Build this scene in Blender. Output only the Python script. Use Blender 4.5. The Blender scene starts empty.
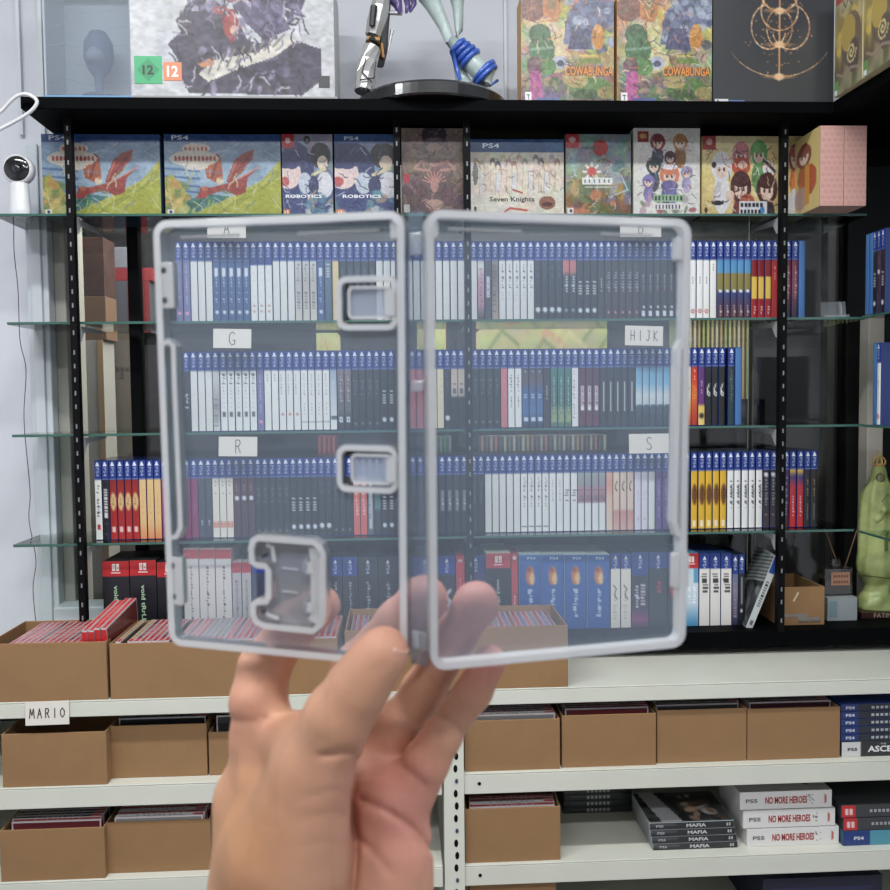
import bpy, math, random
import numpy as np
from mathutils import Vector, Matrix
random.seed(7)
rng = np.random.RandomState(11)
PI = math.pi
COL = bpy.context.scene.collection
scene = bpy.context.scene

# ------------------------------------------------------------------ camera
F = 890.0
CAM = Vector((0, 0, 1.45))
ps, th, ro = math.radians(2.96), math.radians(2.9), math.radians(0.62)
fwd = Vector((math.sin(ps) * math.cos(th), math.cos(ps) * math.cos(th), -math.sin(th)))
right0 = fwd.cross(Vector((0, 0, 1))).normalized()
up0 = right0.cross(fwd).normalized()
right = right0 * math.cos(ro) - up0 * math.sin(ro)
up = up0 * math.cos(ro) + right0 * math.sin(ro)

def ray(px, py):
    return (fwd * F + right * (px - 445) - up * (py - 445))

def U(px, py, Y):
    d = ray(px, py)
    return CAM + d * (Y / d.y)

def proj(p):
    v = Vector(p) - CAM
    d = v.dot(fwd)
    return 445 + F * v.dot(right) / d, 445 - F * v.dot(up) / d

cam_data = bpy.data.cameras.new('camera')
cam = bpy.data.objects.new('camera', cam_data)
COL.objects.link(cam)
m = Matrix((right, up, -fwd)).transposed().to_4x4()
m.translation = CAM
cam.matrix_world = m
cam_data.sensor_width = 36
cam_data.sensor_height = 36
cam_data.lens = 36.0
cam_data.clip_start = 0.02
cam_data.dof.use_dof = True
cam_data.dof.focus_distance = 1.95
cam_data.dof.aperture_fstop = 20
scene.camera = cam

# ------------------------------------------------------------------ materials
SAT = 0.86
def lin(c):
    out = []
    g = 0.3*c[0] + 0.59*c[1] + 0.11*c[2]
    for v in c[:3]:
        v = g + (v-g)*SAT
        v = v / 255.0
        out.append(v / 12.92 if v <= 0.04045 else ((v + 0.055) / 1.055) ** 2.4)
    return tuple(out)

MATS = {}
def mat(name, col, rough=0.5, metal=0.0, noise=0.0, nscale=20.0, bump=0.0, bscale=200.0,
        coat=0.0, sss=0.0, spec=0.5):
    if name in MATS:
        return MATS[name]
    m = bpy.data.materials.new(name)
    m.use_nodes = True
    nt = m.node_tree
    b = nt.nodes['Principled BSDF']
    c = lin(col)
    b.inputs['Roughness'].default_value = rough
    b.inputs['Metallic'].default_value = metal
    b.inputs['Coat Weight'].default_value = coat
    b.inputs['Coat Roughness'].default_value = 0.12
    b.inputs['Specular IOR Level'].default_value = spec
    if sss:
        b.inputs['Subsurface Weight'].default_value = sss
        b.inputs['Subsurface Radius'].default_value = (0.006, 0.003, 0.0015)
        b.inputs['Subsurface Scale'].default_value = 1.0
    tc = nt.nodes.new('ShaderNodeTexCoord')
    if noise > 0:
        n = nt.nodes.new('ShaderNodeTexNoise')
        n.inputs['Scale'].default_value = nscale
        n.inputs['Detail'].default_value = 6
        nt.links.new(tc.outputs['Object'], n.inputs['Vector'])
        r = nt.nodes.new('ShaderNodeValToRGB')
        r.color_ramp.elements[0].position = 0.3
        r.color_ramp.elements[1].position = 0.7
        r.color_ramp.elements[0].color = tuple(max(0, x * (1 - noise)) for x in c) + (1,)
        r.color_ramp.elements[1].color = tuple(min(1, x * (1 + noise)) for x in c) + (1,)
        nt.links.new(n.outputs['Fac'], r.inputs['Fac'])
        nt.links.new(r.outputs['Color'], b.inputs['Base Color'])
    else:
        b.inputs['Base Color'].default_value = c + (1,)
    if bump > 0:
        n = nt.nodes.new('ShaderNodeTexNoise')
        n.inputs['Scale'].default_value = bscale
        n.inputs['Detail'].default_value = 4
        nt.links.new(tc.outputs['Object'], n.inputs['Vector'])
        bp = nt.nodes.new('ShaderNodeBump')
        bp.inputs['Strength'].default_value = bump
        bp.inputs['Distance'].default_value = 0.002
        nt.links.new(n.outputs['Fac'], bp.inputs['Height'])
        nt.links.new(bp.outputs['Normal'], b.inputs['Normal'])
    MATS[name] = m
    return m

def print_mat(name, rough=0.35, coat=0.3, sss=0.0, bump=0.0, bscale=300, spec=0.5):
    """printed card or painted resin: colour comes from the 'Col' attribute"""
    if name in MATS:
        return MATS[name]
    m = bpy.data.materials.new(name)
    m.use_nodes = True
    nt = m.node_tree
    b = nt.nodes['Principled BSDF']
    a = nt.nodes.new('ShaderNodeAttribute')
    a.attribute_name = 'Col'
    nt.links.new(a.outputs['Color'], b.inputs['Base Color'])
    b.inputs['Roughness'].default_value = rough
    b.inputs['Coat Weight'].default_value = coat
    b.inputs['Coat Roughness'].default_value = 0.08
    b.inputs['Specular IOR Level'].default_value = spec
    if sss:
        b.inputs['Subsurface Weight'].default_value = sss
        b.inputs['Subsurface Radius'].default_value = (0.008, 0.003, 0.0015)
        b.inputs['Subsurface Scale'].default_value = 1.0
    if bump:
        tc = nt.nodes.new('ShaderNodeTexCoord')
        n = nt.nodes.new('ShaderNodeTexNoise')
        n.inputs['Scale'].default_value = bscale
        n.inputs['Detail'].default_value = 5
        nt.links.new(tc.outputs['Object'], n.inputs['Vector'])
        bp = nt.nodes.new('ShaderNodeBump')
        bp.inputs['Strength'].default_value = bump
        bp.inputs['Distance'].default_value = 0.001
        nt.links.new(n.outputs['Fac'], bp.inputs['Height'])
        nt.links.new(bp.outputs['Normal'], b.inputs['Normal'])
    MATS[name] = m
    return m

def clear_mat(name, tint, milk, milk_col, gloss=0.06, grough=0.1):
    """see-through plastic: a share passes straight through, a share scatters, a little reflects"""
    if name in MATS:
        return MATS[name]
    m = bpy.data.materials.new(name)
    m.use_nodes = True
    nt = m.node_tree
    nt.nodes.remove(nt.nodes['Principled BSDF'])
    out = nt.nodes['Material Output']
    tr = nt.nodes.new('ShaderNodeBsdfTransparent')
    tr.inputs['Color'].default_value = tint + (1,)
    di = nt.nodes.new('ShaderNodeBsdfDiffuse')
    di.inputs['Color'].default_value = milk_col + (1,)
    tl = nt.nodes.new('ShaderNodeBsdfTranslucent')
    tl.inputs['Color'].default_value = milk_col + (1,)
    mx0 = nt.nodes.new('ShaderNodeMixShader')
    mx0.inputs[0].default_value = 0.35
    nt.links.new(di.outputs[0], mx0.inputs[1])
    nt.links.new(tl.outputs[0], mx0.inputs[2])
    mx = nt.nodes.new('ShaderNodeMixShader')
    mx.inputs[0].default_value = milk
    nt.links.new(tr.outputs[0], mx.inputs[1])
    nt.links.new(mx0.outputs[0], mx.inputs[2])
    gl = nt.nodes.new('ShaderNodeBsdfGlossy')
    gl.inputs['Roughness'].default_value = grough
    fr = nt.nodes.new('ShaderNodeFresnel')
    fr.inputs['IOR'].default_value = 1.45
    mu = nt.nodes.new('ShaderNodeMath')
    mu.operation = 'ADD'
    mu.inputs[1].default_value = gloss - 0.035
    mu.use_clamp = True
    nt.links.new(fr.outputs[0], mu.inputs[0])
    mx2 = nt.nodes.new('ShaderNodeMixShader')
    nt.links.new(mu.outputs[0], mx2.inputs[0])
    nt.links.new(mx.outputs[0], mx2.inputs[1])
    nt.links.new(gl.outputs[0], mx2.inputs[2])
    nt.links.new(mx2.outputs[0], out.inputs['Surface'])
    MATS[name] = m
    return m

M_PRINT = print_mat('printed_card')
M_PAPER = print_mat('printed_paper', rough=0.6, coat=0.0)
M_BLACK = mat('black_lacquer', (6, 7, 9), 0.6, spec=.04)
M_BLACKM = mat('black_metal', (10, 10, 12), 0.55, noise=0.2, nscale=60, spec=.12)
M_SLOT = mat('pale_bracket_metal', (178, 182, 184), 0.4)
M_SLOTD = mat('slot_edge', (130, 134, 136), 0.4)
M_WALL = mat('wall_paint', (205, 208, 216), 0.7, noise=0.03, nscale=3, bump=0.05)
M_WHITE = mat('white_metal', (214, 215, 200), 0.4, noise=0.03, nscale=8)
M_ALU = mat('white_aluminium', (196, 203, 208), 0.35, noise=0.04, nscale=4)
M_CARD = mat('corrugated_card', (152, 112, 70), 0.8, noise=0.06, nscale=12, bump=0.25, bscale=120)
M_CARDIN = mat('card_inside', (140, 104, 66), 0.85, noise=0.08, nscale=20)
M_GLASS_EDGE = mat('green_glass_edge', (58, 104, 92), 0.15, spec=0.8)
M_GLASS = clear_mat('shelf_glass', (0.86, 0.95, 0.92), 0.0, (0.5, 0.7, 0.6), gloss=0.05, grough=0.02)
M_TINT = clear_mat('tinted_window_glass', (0.85, 0.86, 0.86), 0.0, (0.3, 0.3, 0.3), gloss=0.05, grough=0.05)
M_CASEBLUE = mat('blue_case_plastic', (40, 92, 170), 0.25, coat=0.3)
M_CASEDARK = mat('navy_case_plastic', (28, 52, 120), 0.25, coat=0.4)
M_CASERED = mat('red_case_plastic', (190, 32, 40), 0.3, coat=0.3)
M_CASEWHITE = mat('white_case_plastic', (200, 205, 208), 0.3, coat=0.3)
M_CASEGREY = mat('grey_case_plastic', (60, 64, 72), 0.3, coat=0.3)
M_PANEL = clear_mat('clear_case_panel', (0.80, 0.83, 0.87), 0.165, (0.64, 0.80, 1.0), gloss=0.05, grough=0.22)
M_RIM = clear_mat('frosted_case_rim', (0.97, 0.99, 1.0), 0.60, (1.0, 1.0, 1.0), gloss=0.17, grough=0.18)
M_PLATE = clear_mat('milky_holder_plate', (0.85, 0.86, 0.88), 0.45, (0.50, 0.51, 0.54), gloss=0.06, grough=0.25)
M_TONGUE = clear_mat('milky_tongue', (0.85, 0.88, 0.92), 0.50, (0.56, 0.62, 0.72), gloss=0.06, grough=0.25)
M_RIM2 = clear_mat('frosted_case_ridge', (0.88, 0.92, 0.95), 0.30, (0.88, 0.93, 0.98), gloss=0.08, grough=0.2)
M_BLISTER = clear_mat('clear_blister', (0.96, 0.97, 0.98), 0.14, (0.8, 0.86, 0.92), gloss=0.10, grough=0.05)
M_VIAL = clear_mat('diffuser_glass', (0.75, 0.75, 0.72), 0.02, (0.6, 0.6, 0.6), gloss=0.12, grough=0.02)

# ------------------------------------------------------------------ mesh builder
class MB:
    def __init__(s):
        s.v = []; s.f = []; s.m = []; s.c = []; s.mats = []
    def mi(s, m):
        if m not in s.mats:
            s.mats.append(m)
        return s.mats.index(m)
    def add(s, vs, fs, m, col=(200, 200, 200)):
        o = len(s.v)
        s.v += [tuple(p) for p in vs]
        if isinstance(col, np.ndarray):
            s.c += [tuple(x) for x in col]
        else:
            s.c += [lin(col)] * len(vs)
        k = s.mi(m)
        for f in fs:
            s.f.append(tuple(i + o for i in f)); s.m.append(k)
    def box(s, x0, x1, y0, y1, z0, z1, m, col=(200, 200, 200)):
        vs = [(x0,y0,z0),(x1,y0,z0),(x1,y1,z0),(x0,y1,z0),(x0,y0,z1),(x1,y0,z1),(x1,y1,z1),(x0,y1,z1)]
        fs = [(0,3,2,1),(4,5,6,7),(0,1,5,4),(1,2,6,5),(2,3,7,6),(3,0,4,7)]
        s.add(vs, fs, m, col)
    def prism(s, pts, z0, z1, m, col=(200,200,200), axis='z'):
        """extrude a polygon; axis z: pts are (x,y); axis y: pts are (x,z), z0/z1 become y"""
        n = len(pts)
        if axis == 'z':
            vs = [(x, y, z0) for x, y in pts] + [(x, y, z1) for x, y in pts]
        elif axis == 'y':
            vs = [(x, z0, y) for x, y in pts] + [(x, z1, y) for x, y in pts]
        else:
            vs = [(z0, x, y) for x, y in pts] + [(z1, x, y) for x, y in pts]
        fs = [tuple(range(n))[::-1], tuple(range(n, 2 * n))]
        fs += [(i, (i + 1) % n, n + (i + 1) % n, n + i) for i in range(n)]
        s.add(vs, fs, m, col)
    def tube(s, pts, r, m, col=(200,200,200), n=8):
        pts = [Vector(p) for p in pts]
        rs = r if isinstance(r, (list, tuple)) else [r] * len(pts)
        vs = []; fs = []
        for i, p in enumerate(pts):
            d = (pts[min(i+1, len(pts)-1)] - pts[max(i-1, 0)]).normalized()
            a = d.cross(Vector((0.13, 0.31, 0.94)))
            if a.length < 0.1: a = d.cross(Vector((1, 0, 0)))
            a.normalize(); b = d.cross(a)
            for k in range(n):
                t = 2 * PI * k / n
                vs.append(p + (a * math.cos(t) + b * math.sin(t)) * rs[i])
        for i in range(len(pts) - 1):
            for k in range(n):
                fs.append((i*n+k, i*n+(k+1)%n, (i+1)*n+(k+1)%n, (i+1)*n+k))
        fs.append(tuple(range(n))); fs.append(tuple(range((len(pts)-1)*n, len(pts)*n))[::-1])
        s.add(vs, fs, m, col)
    def lathe(s, prof, m, col=(200,200,200), n=24, c=(0,0,0), sy=1.0, axis='z'):
        vs = []; fs = []
        for r, z in prof:
            for k in range(n):
                t = 2 * PI * k / n
                if axis == 'z':
                    vs.append((c[0] + r*math.cos(t), c[1] + r*math.sin(t)*sy, c[2] + z))
                else:
                    vs.append((c[0] + r*math.cos(t), c[1] + z, c[2] + r*math.sin(t)*sy))
        for i in range(len(prof) - 1):
            for k in range(n):
                fs.append((i*n+k, i*n+(k+1)%n, (i+1)*n+(k+1)%n, (i+1)*n+k))
        fs.append(tuple(range(n))[::-1]); fs.append(tuple(range((len(prof)-1)*n, len(prof)*n)))
        s.add(vs, fs, m, col)
    def grid(s, fn, nu, nv, arr, m):
        """painted sheet; fn(u,v)->point, v counted from the top; arr = (nv+1, nu+1, 3) sRGB"""
        vs = []; cs = []
        for j in range(nv + 1):
            for i in range(nu + 1):
                vs.append(fn(i / nu, j / nv)); cs.append(lin(arr[j, i]))
        fs = [(j*(nu+1)+i, (j+1)*(nu+1)+i, (j+1)*(nu+1)+i+1, j*(nu+1)+i+1) for j in range(nv) for i in range(nu)]
        s.add(vs, fs, m, np.array(cs))
    def text(s, body, size, fn, m, col, width=None, bold=0.0, skew=0.0):
        """flat lettering; fn(x, y) -> point, centred on 0,0"""
        vs, fs, w = text_geo(body, bold)
        k = size
        kx = size if width is None else width / w
        s.add([fn((x + skew*y) * kx, y * k) for x, y in vs], fs, m, col)
    def ribbon(s, pts, w, fn, m, col):
        for a, b in zip(pts[:-1], pts[1:]):
            dx, dy = b[0]-a[0], b[1]-a[1]
            L = math.hypot(dx, dy) or 1
            ex, ey = dx/L*w*0.4, dy/L*w*0.4
            nx, ny = -dy/L*w/2, dx/L*w/2
            q = [(a[0]-ex+nx, a[1]-ey+ny), (a[0]-ex-nx, a[1]-ey-ny), (b[0]+ex-nx, b[1]+ey-ny), (b[0]+ex+nx, b[1]+ey+ny)]
            s.add([fn(*p) for p in q], [(0,1,2,3)], m, col)
    def mesh(s, name, smooth=False):
        me = bpy.data.meshes.new(name)
        me.from_pydata(s.v, [], s.f)
        for x in s.mats: me.materials.append(x)
        me.polygons.foreach_set('material_index', s.m)
        ca = me.color_attributes.new('Col', 'FLOAT_COLOR', 'POINT')
        arr = np.ones((len(s.v), 4), dtype=np.float32)
        arr[:, :3] = np.array([tuple(c) for c in s.c], dtype=np.float32)
        ca.data.foreach_set('color', arr.ravel())
        if smooth: me.polygons.foreach_set('use_smooth', [True] * len(s.f))
        me.update()
        return me
    def obj(s, name, parent=None, smooth=False, bevel=0.0, loc=None):
        o = bpy.data.objects.new(name, s.mesh(name, smooth))
        COL.objects.link(o)
        if parent is not None: o.parent = parent
        if loc is not None: o.location = loc
        if bevel:
            b = o.modifiers.new('bevel', 'BEVEL'); b.width = bevel; b.segments = 2; b.limit_method = 'ANGLE'
        return o

_tg = {}
def text_geo(body, bold=0.0):
    k = (body, bold)
    if k in _tg: return _tg[k]
    cu = bpy.data.curves.new('t', 'FONT')
    cu.body = body; cu.align_x = 'CENTER'; cu.align_y = 'CENTER'; cu.resolution_u = 2
    cu.offset = bold
    o = bpy.data.objects.new('t', cu)
    COL.objects.link(o)
    dg = bpy.context.evaluated_depsgraph_get()
    me = bpy.data.meshes.new_from_object(o.evaluated_get(dg))
    vs = [(v.co.x, v.co.y) for v in me.vertices]
    fs = [tuple(p.vertices) for p in me.polygons]
    xs = [v[0] for v in vs]; ys = [v[1] for v in vs]
    cx, cy = (min(xs)+max(xs))/2, (min(ys)+max(ys))/2
    h = max(ys) - min(ys)
    vs = [((x-cx)/h, (y-cy)/h) for x, y in vs]
    w = (max(xs)-min(xs)) / h
    bpy.data.objects.remove(o); bpy.data.meshes.remove(me); bpy.data.curves.remove(cu)
    _tg[k] = (vs, fs, w)
    return _tg[k]

def thing(name, label, cat, loc=(0,0,0), rot=None, group=None):
    o = bpy.data.objects.new(name, None); COL.objects.link(o)
    o.empty_display_size = 0.05
    o.location = loc
    if rot: o.rotation_euler = rot
    return tag(o, label, cat, group)
def tag(o, label, cat, group=None, kind=None):
    o['label'] = label; o['category'] = cat
    if group: o['group'] = group
    if kind: o['kind'] = kind
    return o
def struct(o):
    o['kind'] = 'structure'; return o

ORD = ['first','second','third','fourth','fifth','sixth','seventh','eighth','ninth','tenth']
def ordn(i):
    n = i + 1
    if n <= 10: return ORD[i]
    s = 'th' if 10 <= n % 100 <= 20 else {1:'st',2:'nd',3:'rd'}.get(n % 10, 'th')
    return f'{n}{s}'

# ------------------------------------------------------------------ painter for printed art
class Art:
    def __init__(s, w, h, bg=(128,128,128)):
        s.w, s.h = w, h
        s.a = np.zeros((h+1, w+1, 3)); s.a[:] = bg
        s.X, s.Y = np.meshgrid(np.linspace(0, 1, w+1), np.linspace(0, 1, h+1))
        s.asp = h / w
    def put(s, mask, col, al=1.0):
        mk = (mask.astype(float) * al)[..., None]
        s.a = s.a * (1 - mk) + np.array(col, float) * mk
    def rect(s, x0, y0, x1, y1, col, al=1.0):
        s.put((s.X >= x0) & (s.X <= x1) & (s.Y >= y0) & (s.Y <= y1), col, al)
    def ell(s, cx, cy, rx, ry, col, al=1.0, rot=0.0, soft=0.0):
        dx, dy = s.X - cx, (s.Y - cy)
        c, n = math.cos(rot), math.sin(rot)
        ax = dx * c + dy * s.asp * n; ay = -dx * n + dy * s.asp * c
        d = np.sqrt((ax / rx) ** 2 + (ay / (ry * s.asp)) ** 2)
        if soft: s.put(np.clip((1 + soft - d) / soft, 0, 1), col, al)
        else: s.put(d <= 1, col, al)
    def poly(s, pts, col, al=1.0):
        ins = np.zeros_like(s.X, bool)
        n = len(pts)
        for i in range(n):
            x1, y1 = pts[i]; x2, y2 = pts[(i+1) % n]
            if y1 == y2: continue
            c = ((s.Y >= min(y1, y2)) & (s.Y < max(y1, y2)))
            xi = x1 + (s.Y - y1) * (x2 - x1) / (y2 - y1)
            ins ^= c & (s.X < xi)
        s.put(ins, col, al)
    def line(s, pts, w, col, al=1.0):
        for (x1, y1), (x2, y2) in zip(pts[:-1], pts[1:]):
            ax, ay = x1, y1 * s.asp; bx, by = x2, y2 * s.asp
            L = (bx-ax)**2 + (by-ay)**2 + 1e-9
            t = np.clip(((s.X-ax)*(bx-ax) + (s.Y*s.asp-ay)*(by-ay)) / L, 0, 1)
            d = np.hypot(s.X-(ax+t*(bx-ax)), s.Y*s.asp-(ay+t*(by-ay)))
            s.put(np.clip((w - d) / (w * 0.5 + 1e-6), 0, 1), col, al)
    def grad(s, stops, x0=0.0, x1=1.0, al=1.0):
        vs = [p for p, _ in stops]
        g = np.stack([np.interp(s.Y, vs, [c[k] for _, c in stops]) for k in range(3)], -1)
        mk = (((s.X >= x0) & (s.X <= x1)).astype(float) * al)[..., None]
        s.a = s.a * (1 - mk) + g * mk
    def busy(s, n, x0=0.0, y0=0.0, x1=1.0, y1=1.0, cols=((40,36,44),(30,30,40),(230,225,215)), w=.008, L=.07):
        for _ in range(n):
            x, y = rng.uniform(x0, x1), rng.uniform(y0, y1); q = rng.uniform(0, 6.28)
            pts = [(x, y)]
            for k in range(3):
                q += rng.uniform(-.9, .9); x += L*math.cos(q)*.5; y += L*math.sin(q)*.5/s.asp; pts.append((x, y))
            s.line(pts, w, cols[rng.randint(len(cols))], .75)
    def wrap(s, n=7):  # paints white glare streaks into the print, like shine on shrink wrap
        for _ in range(n):
            x, y = rng.uniform(0, 1), rng.uniform(0, 1); s.line([(x, y), (x+rng.uniform(-.2,.2), y+rng.uniform(.05,.2))], .006, (235,240,245), .45)
    def noise(s, n, amp, mask=None, mono=True):
        c = 1 if mono else 3
        g = rng.uniform(-1, 1, (n+2, n+2, c))
        yi = s.Y * n; xi = s.X * n
        y0 = yi.astype(int); x0 = xi.astype(int)
        fy = (yi-y0)[..., None]; fx = (xi-x0)[..., None]
        v = (g[y0, x0]*(1-fy)*(1-fx) + g[y0+1, x0]*fy*(1-fx) + g[y0, x0+1]*(1-fy)*fx + g[y0+1, x0+1]*fy*fx)
        if mask is not None: v = v * mask[..., None]
        s.a = np.clip(s.a + v * amp, 0, 255)
    def scat(s, n, x0, y0, x1, y1, cols, r0, r1, al=0.8):
        for _ in range(n):
            s.ell(rng.uniform(x0, x1), rng.uniform(y0, y1), rng.uniform(r0, r1), rng.uniform(r0, r1),
                  cols[rng.randint(len(cols))], al, rng.uniform(0, 3), soft=0.5)
    def person(s, cx, cy, r, hair, skin=(235, 205, 185), dress=(240, 240, 240), body=True):
        k = 1 / s.asp
        if body:
            s.ell(cx, cy + 2.3*r*k, r*0.9, r*1.6*k, dress, 1)
            s.ell(cx - 0.5*r, cy + 2.0*r*k, r*0.35, r*0.9*k, tuple(int(c*.8) for c in dress), 0.7, 0.4)
        s.ell(cx, cy + 0.1*r*k, r*1.15, r*1.25*k, hair, 1)
        s.ell(cx, cy + 0.25*r*k, r*0.68, r*0.8*k, skin, 1)
        s.ell(cx, cy - 0.35*r*k, r*0.9, r*0.5*k, hair, 1)
        s.ell(cx - .28*r, cy + .3*r*k, r*.14, r*.18*k, (60, 40, 50), .8)
        s.ell(cx + .28*r, cy + .3*r*k, r*.14, r*.18*k, (60, 40, 50), .8)
# ------------------------------------------------------------------ heights and planes
YG, YS, YB, YR, YW = 1.875, 1.915, 1.80, 1.68, 2.07     # glass front, spines, top board front, rack front, wall
Z1, Z2, Z3, Z4 = 1.838, 1.6185, 1.388, 1.160            # tops of the four glass shelves
ZB = U(445, 632, YS).z                                  # top of the black lower board
ZT = U(445, 99, YB).z                                   # top of the black upper board
RZ = [0.893, 0.729, 0.547, 0.366]                       # white rack shelf tops
XL = U(20, 98, YB).x
XC = 0.985                                              # inner corner of the side wing

def sbox(name, x0, x1, y0, y1, z0, z1, m, bevel=0.0, col=(200,200,200)):
    b = MB(); b.box(x0, x1, y0, y1, z0, z1, m, col)
    return struct(b.obj(name, bevel=bevel))

# ------------------------------------------------------------------ room
RX0, RX1, RY0, HZ = -2.2, 1.42, -2.6, 2.9
M_FLOOR = mat('floor_tiles', (150, 146, 140), 0.35, noise=0.1, nscale=6)
M_CEIL = mat('ceiling_paint', (228, 228, 226), 0.8)
M_DARKW = mat('dark_back_wall', (12, 13, 14), 0.5, noise=0.1, nscale=5)
sbox('floor', RX0, RX1, RY0, 3.0, -0.06, 0, M_FLOOR)
sbox('ceiling', RX0, RX1, RY0, 3.0, HZ, HZ+0.06, M_CEIL)
sbox('wall_left', RX0-0.08, RX0, RY0, 3.0, 0, HZ, M_WALL)
sbox('wall_right', RX1, RX1+0.08, RY0, 3.0, 0, HZ, M_WALL)
sbox('wall_behind_camera', RX0, RX1, RY0-0.08, RY0, 0, HZ, M_WALL)
sbox('wall_far', RX0, RX1, 3.0, 3.06, 0, HZ, M_DARKW)
# back wall round the shop window opening behind the shelves
xw0 = U(49, 300, YW).x; xw1 = U(848, 300, YW).x
b = MB()
b.box(RX0, xw0, YW, YW+0.1, 0, HZ, M_WALL)
b.box(xw0, RX1, YW, YW+0.1, 2.05, HZ, M_WALL)
b.box(xw1, RX1, YW, YW+0.1, 0, 2.05, M_DARKW)
b.box(xw0, xw1, YW, YW+0.1, 0, ZB-0.02, M_DARKW)
struct(b.obj('wall_back'))
# white aluminium profile at the left of the window, with a beige inner jamb
xa = U(27, 300, 2.02).x; xb = U(49, 300, 2.02).x; xc = U(66, 300, 2.05).x
b = MB()
b.box(xa, xb, 2.02, YW, 0.3, ZT-0.03, M_ALU)
b.box(xa+0.012, xb-0.012, 2.012, 2.02, 0.3, ZT-0.03, M_ALU)
struct(b.obj('trim_1', bevel=0.003))
sbox('trim_2', xb, xc, 2.05, YW+0.1, 0.3, ZT-0.03, mat('beige_jamb', (150, 148, 138), 0.5), bevel=0.003)
# joints of the panelled wall above the board
b = MB()
for px in (20, 42):
    x = U(px, 40, YW).x
    b.box(x-0.004, x+0.004, YW-0.012, YW+0.001, ZT+0.002, HZ, M_ALU)
x = U(505, 40, YW).x
b.box(x-0.003, x+0.003, YW-0.008, YW+0.001, ZT+0.002, HZ, M_ALU)
struct(b.obj('trim_3'))
# white sill at the lower left
sbox('trim_4', U(60, 610, 2.03).x, U(112, 610, 2.03).x, 1.99, YW, U(80, 640, 2.03).z, U(80, 607, 1.99).z, M_ALU, bevel=0.003)
# beige post in the right corner
sbox('trim_5', U(868, 380, 2.0).x, U(884, 380, 2.0).x, 2.0, 2.04, ZB, U(880, 318, 2.0).z, mat('cream_post', (186, 180, 166), 0.6), bevel=0.002)
# the dark window: frame bars and a tinted pane
win = bpy.data.objects.new('window_1', None); COL.objects.link(win); struct(win)
b = MB(); b.box(xc, xw1, YW+0.03, YW+0.036, ZB, 2.05, M_TINT); b.obj('window_pane', win)
b = MB()
b.box(xc, xw1, YW+0.02, YW+0.05, 2.025, 2.05, M_BLACKM)
x = U(752, 380, YW+0.02).x
b.box(x-0.002, x+0.002, YW+0.015, YW+0.04, ZB, 2.05, mat('pane_edge', (120, 124, 118), 0.3))
for px in (137, 845):
    x = U(px, 400, YW+0.02).x
    b.box(x-0.012, x+0.012, YW+0.015, YW+0.05, ZB, 2.05, M_BLACKM)
b.obj('window_frame', win)
# the shop window behind: its deck and dark side walls
sbox('wall_niche_back', xw0-0.1, xw1+0.2, 2.62, 2.66, ZB-0.1, 2.3, M_DARKW)
sbox('trim_6', xw0, xw1, YW+0.05, 2.62, ZB-0.04, ZB, M_BLACK)

# ------------------------------------------------------------------ ceiling lamps (real tubes of the shop)
M_LAMP = bpy.data.materials.new('lamp_diffuser'); M_LAMP.use_nodes = True
_b = M_LAMP.node_tree.nodes['Principled BSDF']
_b.inputs['Emission Color'].default_value = (1, 0.98, 0.96, 1); _b.inputs['Emission Strength'].default_value = 6
LAMPS = [(-0.9, 0.75), (0.35, 0.75), (-0.9, -0.7), (0.35, -0.7)]
for i, (x, y) in enumerate(LAMPS):
    t = thing('ceiling_light', ['linear ceiling light over the left half of the aisle by the shelves',
        'linear ceiling light over the right half of the aisle by the shelves',
        'linear ceiling light behind the viewer on the left', 'linear ceiling light behind the viewer on the right'][i],
        'light', (x, y, HZ), group='ceiling lights')
    b = MB(); b.box(-0.5, 0.5, -0.06, 0.06, -0.05, 0, M_CEIL); b.obj('lamp_housing', t, bevel=0.005)
    ld = bpy.data.lights.new('tube_light', 'AREA'); ld.shape = 'RECTANGLE'; ld.size = 1.0; ld.size_y = 0.12
    ld.energy = 24; ld.color = (0.97, 0.985, 1.0)
    lo = bpy.data.objects.new('tube_light', ld); COL.objects.link(lo); lo.location = (x, y, HZ-0.06)
    t['label'] = t['label']

# ------------------------------------------------------------------ black shelving: boards, uprights, glass
t = thing('black_board', 'long black shelf board across the top carrying the large boxes and figurine', 'shelf', (XL, YB, ZT))
b = MB()
pts = [(0, 0), (0.8911-XL, 0), (0.905-XL, -0.25), (0.93-XL, -0.8), (RX1-XL, -0.8), (RX1-XL, YW-YB), (0, YW-YB)]
b.prism(pts, -0.024, 0, M_BLACK); b.obj('board', t, bevel=0.002)
b = MB(); b.box(0.02, 0.0+RX1-XL, YW-YB-0.02, YW-YB, -0.06, -0.024, M_BLACKM); b.obj('rear_batten', t)
t = thing('black_board', 'black lower shelf board carrying the thick game boxes above the white rack', 'shelf', (0, 1.86, ZB))
b = MB(); b.prism([(U(60,640,1.86).x, 0), (RX1, 0), (RX1, YW-1.86), (U(60,640,1.86).x, YW-1.86)], -0.036, 0, M_BLACK); b.obj('board', t, bevel=0.002)

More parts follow.
